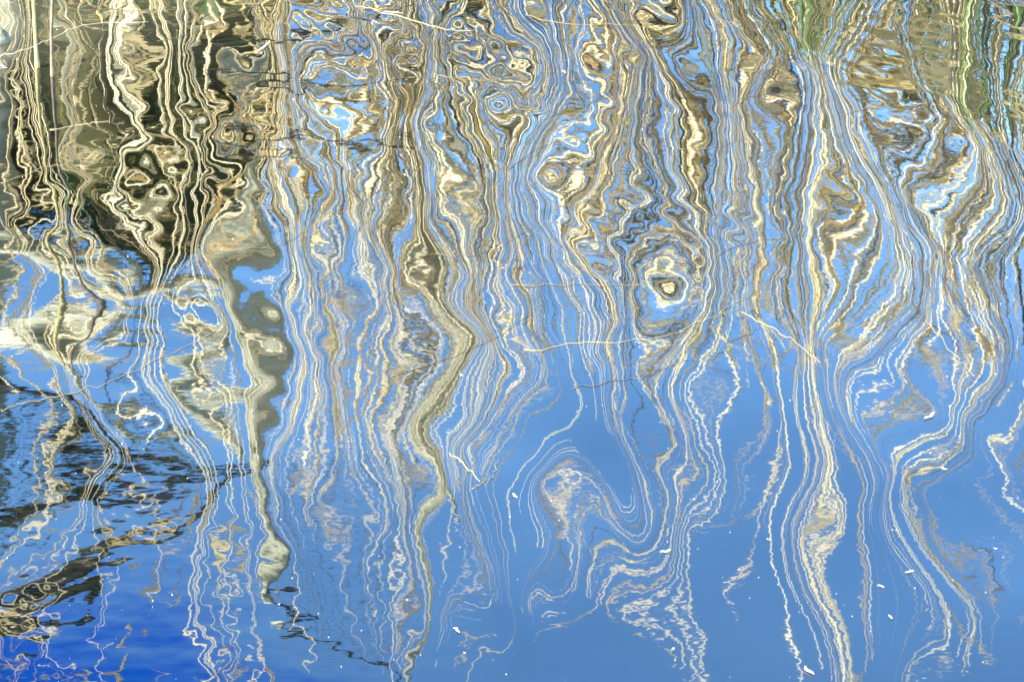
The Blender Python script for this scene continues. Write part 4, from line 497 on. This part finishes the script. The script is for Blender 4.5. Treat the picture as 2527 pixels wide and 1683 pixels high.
limb(tA, [(-1.21,ty,1.0),(-1.22,9.9,1.08),(-1.19,9.7,1.09),(-1.07,9.66,1.06),(-.94,9.64,1.07),(-.79,9.64,1.0),(-.70,9.64,1.03),(-.58,9.66,1.09),(-.47,9.7,1.10)], .011, .008, M['dark_bark'])
tB = tree('slim pale forked trunk right of the netting with a broken stub', -.51, ty,
          [(-.47,ty,g0-.1),(-.49,ty,.7),(-.50,ty,1.3),(-.52,ty,1.85),(-.515,ty,2.3),(-.50,ty,2.7),(-.50,ty,3.0),(-.515,ty,3.4),(-.50,ty,3.7),(-.52,ty,4.2)], [.05,.046,.046,.046,.046,.040,.030,.024,.020,.014], M['bark'])
limb(tB, [(-.50,ty,2.84),(-.455,ty,2.98),(-.41,ty,3.10),(-.37,ty,3.20),(-.345,ty,3.28)], .026, .014, M['bark'])
# wire netting between the two trunks
nets = empty('wire_netting'); tag(nets, 'fine sagging wire netting strung between the two slim pale trunks', 'netting')
for i in range(22):
    z = 2.58 + i*.058
    MB().tube([(-1.20+.68*t, ty-.045+.01*math.sin(i+4*t), z - .05*math.sin(math.pi*t) + (.10*t if i > 12 else 0) + .012*math.sin(7*t+i)) for t in np.linspace(0, 1, 12)], .0023, 4).build('wire', M['wire'], nets)
for i in range(13):
    x = -1.16 + i*.05
    MB().tube([(x+.012*math.sin(z*4+i), ty-.05, z) for z in np.linspace(2.55, 3.72, 10)], .0016, 4).build('wire', M['wire'], nets)

# dark tree leaning in from the far left, its boughs crossing behind the netting
yd = 10.6
tC = tree('dark leaning tree at the far left whose thick bough crosses the deep blue sky', -3.2, yd,
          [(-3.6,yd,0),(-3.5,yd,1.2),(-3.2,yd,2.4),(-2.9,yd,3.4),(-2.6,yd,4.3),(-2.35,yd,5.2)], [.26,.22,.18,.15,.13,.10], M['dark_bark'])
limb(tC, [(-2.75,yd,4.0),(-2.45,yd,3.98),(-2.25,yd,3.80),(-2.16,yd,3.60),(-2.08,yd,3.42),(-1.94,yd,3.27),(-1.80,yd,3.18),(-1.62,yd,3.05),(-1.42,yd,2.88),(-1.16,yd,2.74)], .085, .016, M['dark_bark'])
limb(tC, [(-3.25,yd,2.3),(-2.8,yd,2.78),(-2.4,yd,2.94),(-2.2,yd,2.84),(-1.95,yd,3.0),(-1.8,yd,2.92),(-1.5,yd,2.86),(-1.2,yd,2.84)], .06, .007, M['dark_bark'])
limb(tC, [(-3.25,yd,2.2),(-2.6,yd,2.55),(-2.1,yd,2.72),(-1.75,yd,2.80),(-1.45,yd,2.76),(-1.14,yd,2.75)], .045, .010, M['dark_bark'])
fm = MB()
for cx, cz, rx, rz_, cnt in ((-2.25, 2.80, .20, .06, 300), (-1.95, 2.84, .12, .05, 200), (-2.35, 2.95, .10, .05, 120), (-2.7, 3.3, .4, .3, 800), (-1.62, 2.84, .12, .04, 160), (-1.75, 2.62, .14, .06, 200), (-2.9, 4.6, .5, .4, 900)):
    for i in range(cnt):
        (fm.leafquad if rnd.random() < .6 else (lambda *a: None))((cx+rnd.gauss(0, rx*.6), yd+rnd.gauss(0, .12), cz+rnd.gauss(0, rz_*.6)), rnd.uniform(.012, .03), rnd)
tag(fm.build('foliage', M['ever'], tC, False), kind='stuff')

# big pale trunk at the extreme left
tD = tree('broad pale grey trunk at the left edge of the picture', -2.42, 10.75,
          [(-2.55,10.75,0),(-2.52,10.75,.8),(-2.5,10.75,1.6),(-2.47,10.75,2.1),(-2.5,10.75,2.6),(-2.62,10.75,3.2)], [.20,.18,.17,.16,.11,.07], M['bark'])
limb(tD, [(-2.42,10.7,1.95),(-2.22,10.68,2.04),(-2.05,10.68,2.06),(-1.85,10.68,2.02)], .075, .035, M['bark'])

for pts, r0, r1 in (([(-2.47,10.7,1.9),(-2.25,10.68,2.14),(-2.05,10.66,2.22),(-1.8,10.66,2.18),(-1.5,10.66,2.24),(-1.3,10.66,2.2)], .11, .05),
                    ([(-2.25,10.66,2.14),(-2.1,10.64,2.42),(-1.85,10.62,2.58),(-1.6,10.62,2.52)], .05, .02),
                    ([(-1.6,10.66,2.22),(-1.5,10.66,2.38),(-1.42,10.66,2.56),(-1.38,10.66,2.7)], .055, .02)):
    limb(tD, pts, r0, r1, M['bark'])

# dark evergreen shrubs behind the left of the reed bed
def shrub(label, blobs, cnt, ls):
    e = empty('shrub'); tag(e, label, 'shrub')
    mb = MB(); st = MB(); core = MB()
    for bx, by, bz, rx, ry, rz_ in blobs:
        n0 = len(core.v)
        for i in range(7):
            for j in range(10):
                th = math.pi*i/6; ph = 2*math.pi*j/10; k_ = .78*(1+.12*math.sin(3*ph+bx*7)+.1*math.cos(5*th+bz))
                core.v.append(Vector((bx+rx*k_*math.sin(th)*math.cos(ph), by+ry*k_*math.sin(th)*math.sin(ph), bz+rz_*k_*math.cos(th))))
        for i in range(6):
            for j in range(10): core.f.append((n0+i*10+j, n0+i*10+(j+1) % 10, n0+(i+1)*10+(j+1) % 10, n0+(i+1)*10+j))
        for i in range(cnt):
            d = Vector((rnd.gauss(0, 1), rnd.gauss(0, 1), rnd.gauss(0, 1))).normalized(); k_ = rnd.uniform(.72, 1.08)
            mb.leafquad((bx+d.x*rx*k_, by+d.y*ry*k_, bz+d.z*rz_*k_), rnd.uniform(*ls), rnd)
        st.tube([(bx, by, -.05), (bx+.05, by, bz)], [.04, .02], 6)
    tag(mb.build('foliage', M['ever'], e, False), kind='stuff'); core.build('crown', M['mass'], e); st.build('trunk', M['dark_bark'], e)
shrub('dark evergreen shrub nearest the left edge, tallest of the dark mass', [(-3.3,11.2,1.2,.8,.5,1.15),(-2.75,11.2,1.2,.6,.45,1.1),(-2.25,11.15,1.15,.55,.42,1.1),(-2.5,11.1,.4,.9,.4,.6),(-2.45,11.2,1.75,.4,.4,.42)], 1900, (.015, .035))
shrub('dark olive shrub in the middle of the dark mass behind the left reeds', [(-1.95,11.1,1.2,.46,.4,1.10),(-1.55,11.15,1.4,.40,.35,.92),(-1.78,11.1,1.9,.36,.3,.36),(-1.62,11.0,.4,.6,.3,.8),(-1.28,11.0,.7,.34,.3,.8)], 1900, (.015, .032))
shrub('dark leafy shrub at the right end of the dark mass, with open sky beside it', [(-1.12,11.0,.45,.22,.25,.62),(-1.22,11.1,1.25,.15,.2,.38),(-.9,11.1,.4,.28,.25,.5)], 1500, (.014, .03))

# bare branches rising through the right of the reeds
def bare(label, lines_, m='twig'):
    e = empty('bare_branch'); tag(e, label, 'branch')
    for pts, r0, r1 in lines_: limb(e, pts, r0, r1, M[m], 'twig', 4, 5)
bare('dark bare branch near the right edge, its mirror image a long dark crooked line',
     [([(2.30,10.2,0),(2.33,10.2,.7),(2.31,10.2,1.3),(2.37,10.2,1.7),(2.36,10.2,2.2)], .011, .006), ([(2.31,10.2,1.2),(2.17,10.2,1.42),(2.12,10.2,1.55),(2.02,10.2,1.76)], .007, .003)])
bare('forked brown branch leaning left to right through the right hand reeds',
     [([(1.62,10.2,0),(1.70,10.2,.9),(1.74,10.2,1.7),(1.80,10.2,1.95),(1.96,10.2,2.16),(2.04,10.2,2.34),(2.11,10.2,2.5)], .008, .003), ([(1.95,10.2,2.14),(2.12,10.2,2.2),(2.25,10.2,2.32)], .004, .002)])
bare('thin forked black branch left of centre against open sky',
     [([(-.66,10.15,0),(-.68,10.15,.5),(-.70,10.15,.9),(-.78,10.15,1.3),(-.8,10.15,1.7)], .012, .004), ([(-.69,10.15,.75),(-.60,10.15,1.1),(-.52,10.15,1.35)], .006, .002), ([(-.70,10.15,.7),(-.85,10.15,.95),(-.92,10.15,1.2)], .006, .002)])

# ------------------------------------------------------------ stalks lying across the water, in view themselves
LINES = [[(-1.559, 7.123), (-1.49, 7.183), (-1.415, 7.32), (-1.359, 7.427), (-1.157, 7.501)], [(-1.04, 6.436), (-0.991, 6.531), (-0.943, 6.573)], [(-1.107, 7.3), (-1.012, 7.376), (-0.881, 7.627), (-0.786, 7.732)], [(-0.88, 7.261), (-0.708, 7.318), (-0.534, 7.495)], [(-1.288, 6.46), (-1.21, 6.508), (-1.135, 6.554)], [(-1.341, 5.998), (-1.28, 6.082), (-1.207, 6.157), (-1.115, 6.265)], [(-0.506, 7.652), (-0.396, 7.534), (-0.233, 7.387), (-0.113, 7.37)], [(0.039, 7.503), (0.186, 7.408), (0.302, 7.425), (0.441, 7.417), (0.566, 7.531)], [(-0.231, 6.992), (-0.151, 6.962), (-0.042, 6.954)], [(-0.01, 6.094), (0.082, 6.299), (0.203, 6.5)], [(0.106, 6.585), (0.235, 6.723), (0.373, 6.97)], [(0.49, 6.8), (0.58, 6.858), (0.624, 6.873)], [(0.728, 7.16), (0.775, 7.273), (0.848, 7.365), (0.882, 7.425)], [(0.629, 6.674), (0.763, 6.877), (0.897, 7.066)], [(0.949, 6.631), (1.038, 6.73), (1.131, 6.778), (1.226, 6.84), (1.287, 6.947)], [(0.458, 6.302), (0.581, 6.338), (0.654, 6.431)], [(0.776, 5.998), (0.842, 6.159), (0.905, 6.26)], [(-0.268, 5.402), (-0.192, 5.458), (-0.104, 5.448), (-0.037, 5.495), (0.056, 5.65)], [(0.127, 4.632), (0.233, 4.674), (0.296, 4.707), (0.381, 4.788)], [(-0.005, 5.248), (0.121, 5.242), (0.291, 5.24), (0.374, 5.217)], [(0.027, 4.838), (0.145, 4.878), (0.274, 4.897), (0.392, 4.949)], [(-0.255, 4.737), (-0.16, 4.811), (-0.079, 4.882), (0.041, 5.044)], [(0.371, 4.95), (0.46, 5.055), (0.563, 5.2)], [(0.493, 5.466), (0.613, 5.573), (0.732, 5.61)], [(0.433, 4.788), (0.497, 4.911), (0.555, 4.972)], [(0.52, 5.064), (0.595, 4.927), (0.661, 4.774)], [(0.931, 5.007), (0.959, 4.822), (0.983, 4.694)], [(-1.058, 4.559), (-1.006, 4.604), (-0.895, 4.67), (-0.79, 4.803), (-0.697, 4.947), (-0.658, 5.031)], [(-1.029, 5.676), (-0.932, 5.561), (-0.865, 5.437)], [(-0.649, 5.527), (-0.571, 5.533), (-0.51, 5.655)], [(-0.123, 4.324), (-0.09, 4.26), (-0.063, 4.192)], [(-0.077, 4.159), (-0.041, 4.212), (-0.025, 4.31)]]
LL = ['thin dry stalk slanting over the water at the upper left edge','short kinked stalk on the water between the dark reflections and the blue','long thin stalk slanting up to the dark shrub reflection near the top left','thin stalk crossing the first blue gap right of the dark reflections','short pale stalk lying over the dark reflection left of centre','faint thin stalk low across the dark reflection at the left edge',
'slack pale stalk near the top edge, left of centre','long stalk bowed across the top centre','short twin bent stalk floating left of the top centre swirl','dark thin stalk slanting up from the cream swirl above centre','thin dark stalk slanting through the upper centre reeds','short straight stalk at the upper centre right','crooked pale stalk looping over the upper right reeds','long dark stalk slanting up beneath the crooked pale one','double dark stalk arching above the upper right swirl','thin stalk crossing the bundle right of the upper centre gap','dark bent stalk at the foot of the upper right bundle',
'dark thin stalk sweeping up through the middle bundle','long dark stalk slanting across the blue right of centre','straight level stalk running into the round centre ring','stalk curving just below the round centre ring','long thin stalk slanting over the pale forked trunk reflection','dark stalk slanting up from the centre ring to the right bundle','twiggy dark stalk across the right bundle above its waist','short dark stalk at the waist of the right centre reeds','thin stalk slanting down through the waist of the right reeds','dark stalk slanting down across the blue at the right','long dark stalk curving across the lower left reflections','thin stalk slanting down over the first blue at the left','bent brown stalk where the left trunk reflection meets the blue','short pale stalk slanting by the lower fork of the trunk reflection','pale stalk crossing the short one near the lower trunk fork']
def lay(pts, dz=.0015, k=6):
    P = smoothline([(x, y, 0) for x, y in pts], k)
    P = [Vector((p.x + rnd.gauss(0, .0022), p.y + rnd.gauss(0, .007), 0)) for p in P]
    h = swell([p.x for p in P], [p.y for p in P])
    return [Vector((p.x, p.y, float(z)+dz)) for p, z in zip(P, h)]
for i, (pts, lb) in enumerate(zip(LINES, LL)):
    P = lay(pts, k=8 if len(pts) < 4 else 6)
    o = MB().tube(P, list(np.linspace(.0007, .0004, len(P))), 5).build('fallen_stalk', M['reed'] if i in (0, 4, 6, 30) else M['reed_dark'])
    tag(o, lb, 'stalk', 'fallen stalks lying on the water')

# two living stems standing in the water at the upper left
def live(label, base, top, r, m, lean):
    e = empty('water_stem'); tag(e, label, 'stem')
    x, y = base; z = float(swell([x], [y])[0])
    pts = smoothline([(x, y, z-.05), (x+lean*.3, y, z+.12), (x+lean, y, z+.3), (x+lean*.6, y+.01, z+.55), (x+lean*.2, y+.02, z+.9)], 5)
    MB().tube(pts, [r*(1+.9*max(0, 1-k/4)) for k in range(len(pts))], 8).build('stem', M[m], e)
    for k, t in ((9, 1), (14, -1)):
        p = pts[k]; leafm = MB(); leafm.blade([p, p+Vector((.05*t, 0, .12)), p+Vector((.09*t, 0, .2))], [.004, .014, .001], (0, 1, 0)); leafm.build('leaf', M['green'], e)
live('thick yellow green stem standing in the water at the upper left', (-1.429, 7.027), None, .0055, 'stem_live', .006)
live('dark brown stem standing in the water right of the yellow green one', (-1.371, 6.95), None, .005, 'stem_brown', .022)

# floating scraps
FRAG = [[(0.485, 3.502), (0.5, 3.475)], [(0.841, 4.48), (0.864, 4.513)], [(-0.111, 4.731), (-0.106, 4.715)], [(0.834, 4.257), (0.846, 4.245)], [(0.701, 3.827), (0.718, 3.833)], [(-1.543, 7.04), (-1.515, 6.997)], [(-1.337, 7.581), (-1.298, 7.462)], [(-0.788, 7.203), (-0.752, 7.304)], [(-0.101, 3.612), (-0.088, 3.597)], [(0.645, 3.781), (0.657, 3.775)], [(0.65, 3.672), (0.655, 3.661)], [(-0.554, 7.699), (-0.546, 7.688)], [(-0.411, 7.552), (-0.348, 7.52)], [(-0.327, 7.04), (-0.318, 7.037)], [(-0.0, 4.132), (0.01, 4.117)], [(-0.082, 3.53), (-0.077, 3.528)], [(-0.021, 4.778), (-0.013, 4.779)], [(0.877, 3.929), (0.885, 3.926)], [(0.269, 3.908), (0.289, 3.916)], [(0.781, 4.677), (0.789, 4.676)], [(-0.407, 3.702), (-0.402, 3.705)], [(0.269, 3.56), (0.275, 3.57)], [(0.151, 6.981), (0.159, 6.956)], [(-0.725, 5.15), (-0.704, 5.146)]]
FL = ['white curled scrap floating near the bottom edge, right half','white sliver floating inside the blue right of the S shaped reed bundle','tiny white scrap on the pale trunk reflection near centre','small white scrap above the right hand S bundle','fine white thread floating on the lower right blue','bright white bent leaf at the left edge below the bank','orange leaf floating among the upper left reflections','white patch of husk left of the first blue gap','small pale husk on the lower trunk reflection','white husk on the grey plume reflection, lower right','white speck just below the husk on the grey plume reflection','pale chip at the top edge left of centre','pale straw chip at the top edge in the reeds','white fleck in the blue gap above left centre','frothy white fleck on the blue right of the lower fork','white fleck low on the blue right of the trunk foot','pale chip on the open blue near the centre','pinkish chip floating on the blue near the right edge','pale froth beside the fold of the lower centre reeds','pale chip in the wide blue pool at the right','pale round fleck on the lower left blue','white fleck low in the lower centre blue','pale chip in the upper centre swirl','froth fleck on the dark blotch of the left board reflection']
for i, ((a, b_), lb) in enumerate(zip(FRAG, FL)):
    a = Vector((*a, 0)); b2_ = Vector((*b_, 0)); d = b2_-a; L = d.length; mid = (a+b2_)/2
    mb = MB(); rr = random.Random(i); w_ = min(.006, max(.002, L*.22)); side = Vector((-d.y, d.x, 0)).normalized() if L > 0 else Vector((1, 0, 0))
    pts = []
    for k in range(5):
        t = k/4; p = a + d*t + side*rr.gauss(0, w_*.35); z = float(swell([p.x], [p.y])[0]); pts.append(Vector((p.x, p.y, z+.002+.006*abs(t-.5)*rr.random())))
    mb.blade(pts, [w_*.25, w_*rr.uniform(.7, 1.2), w_, w_*rr.uniform(.5, 1.1), w_*.2], side)
    o = mb.build('floating_leaf' if i in (5, 6) else 'floating_scrap', M['orange'] if i == 6 else M['fluff'], None, False)
    tag(o, lb, 'leaf' if i in (5, 6) else 'plant scrap', 'plant scraps afloat')
sp = MB(); bub = MB()
for i in range(380):
    y = 3.4*(2.4**rnd.random()); x = rnd.uniform(-.23, .23)*math.hypot(y, 2)*1.15
    z = float(swell([x], [y])[0]); s_ = rnd.uniform(.0003, .0010)*(y/4.5)
    q0 = len(sp.v); a = rnd.uniform(0, 6.28); e1 = Vector((math.cos(a), math.sin(a), 0))*s_*rnd.uniform(1, 2.2); e2 = Vector((-math.sin(a), math.cos(a), 0))*s_
    p = Vector((x, y, z+.0012)); sp.v += [p-e1, p-e2, p+e1, p+e2, p+Vector((0, 0, s_))]; sp.f += [(q0, q0+1, q0+4), (q0+1, q0+2, q0+4), (q0+2, q0+3, q0+4), (q0+3, q0, q0+4)]
tag(sp.build('floating_specks', M['fluff'], None, False), 'countless white specks of seed fluff scattered over the water', 'seed fluff', kind='stuff')

# mossy stone at the left edge of the water
st = MB(); rr = random.Random(5); sx, sy = -1.605, 7.27; n0 = 0
for i in range(9):
    for j in range(14):
        th = math.pi*i/8; ph = 2*math.pi*j/14; k_ = 1+.12*math.sin(3*ph+1)+.08*math.cos(4*th)+rr.gauss(0, .03)
        st.v.append(Vector((sx+.045*k_*math.sin(th)*math.cos(ph), sy+.05*k_*math.sin(th)*math.sin(ph), .0+.045*k_*math.cos(th)+float(swell([sx],[sy])[0]))))
for i in range(8):
    for j in range(14): st.f.append((i*14+j, i*14+(j+1) % 14, (i+1)*14+(j+1) % 14, (i+1)*14+j))
tag(st.build('stone', M['stone']), 'small mossy stone breaking the water at the upper left edge', 'stone')
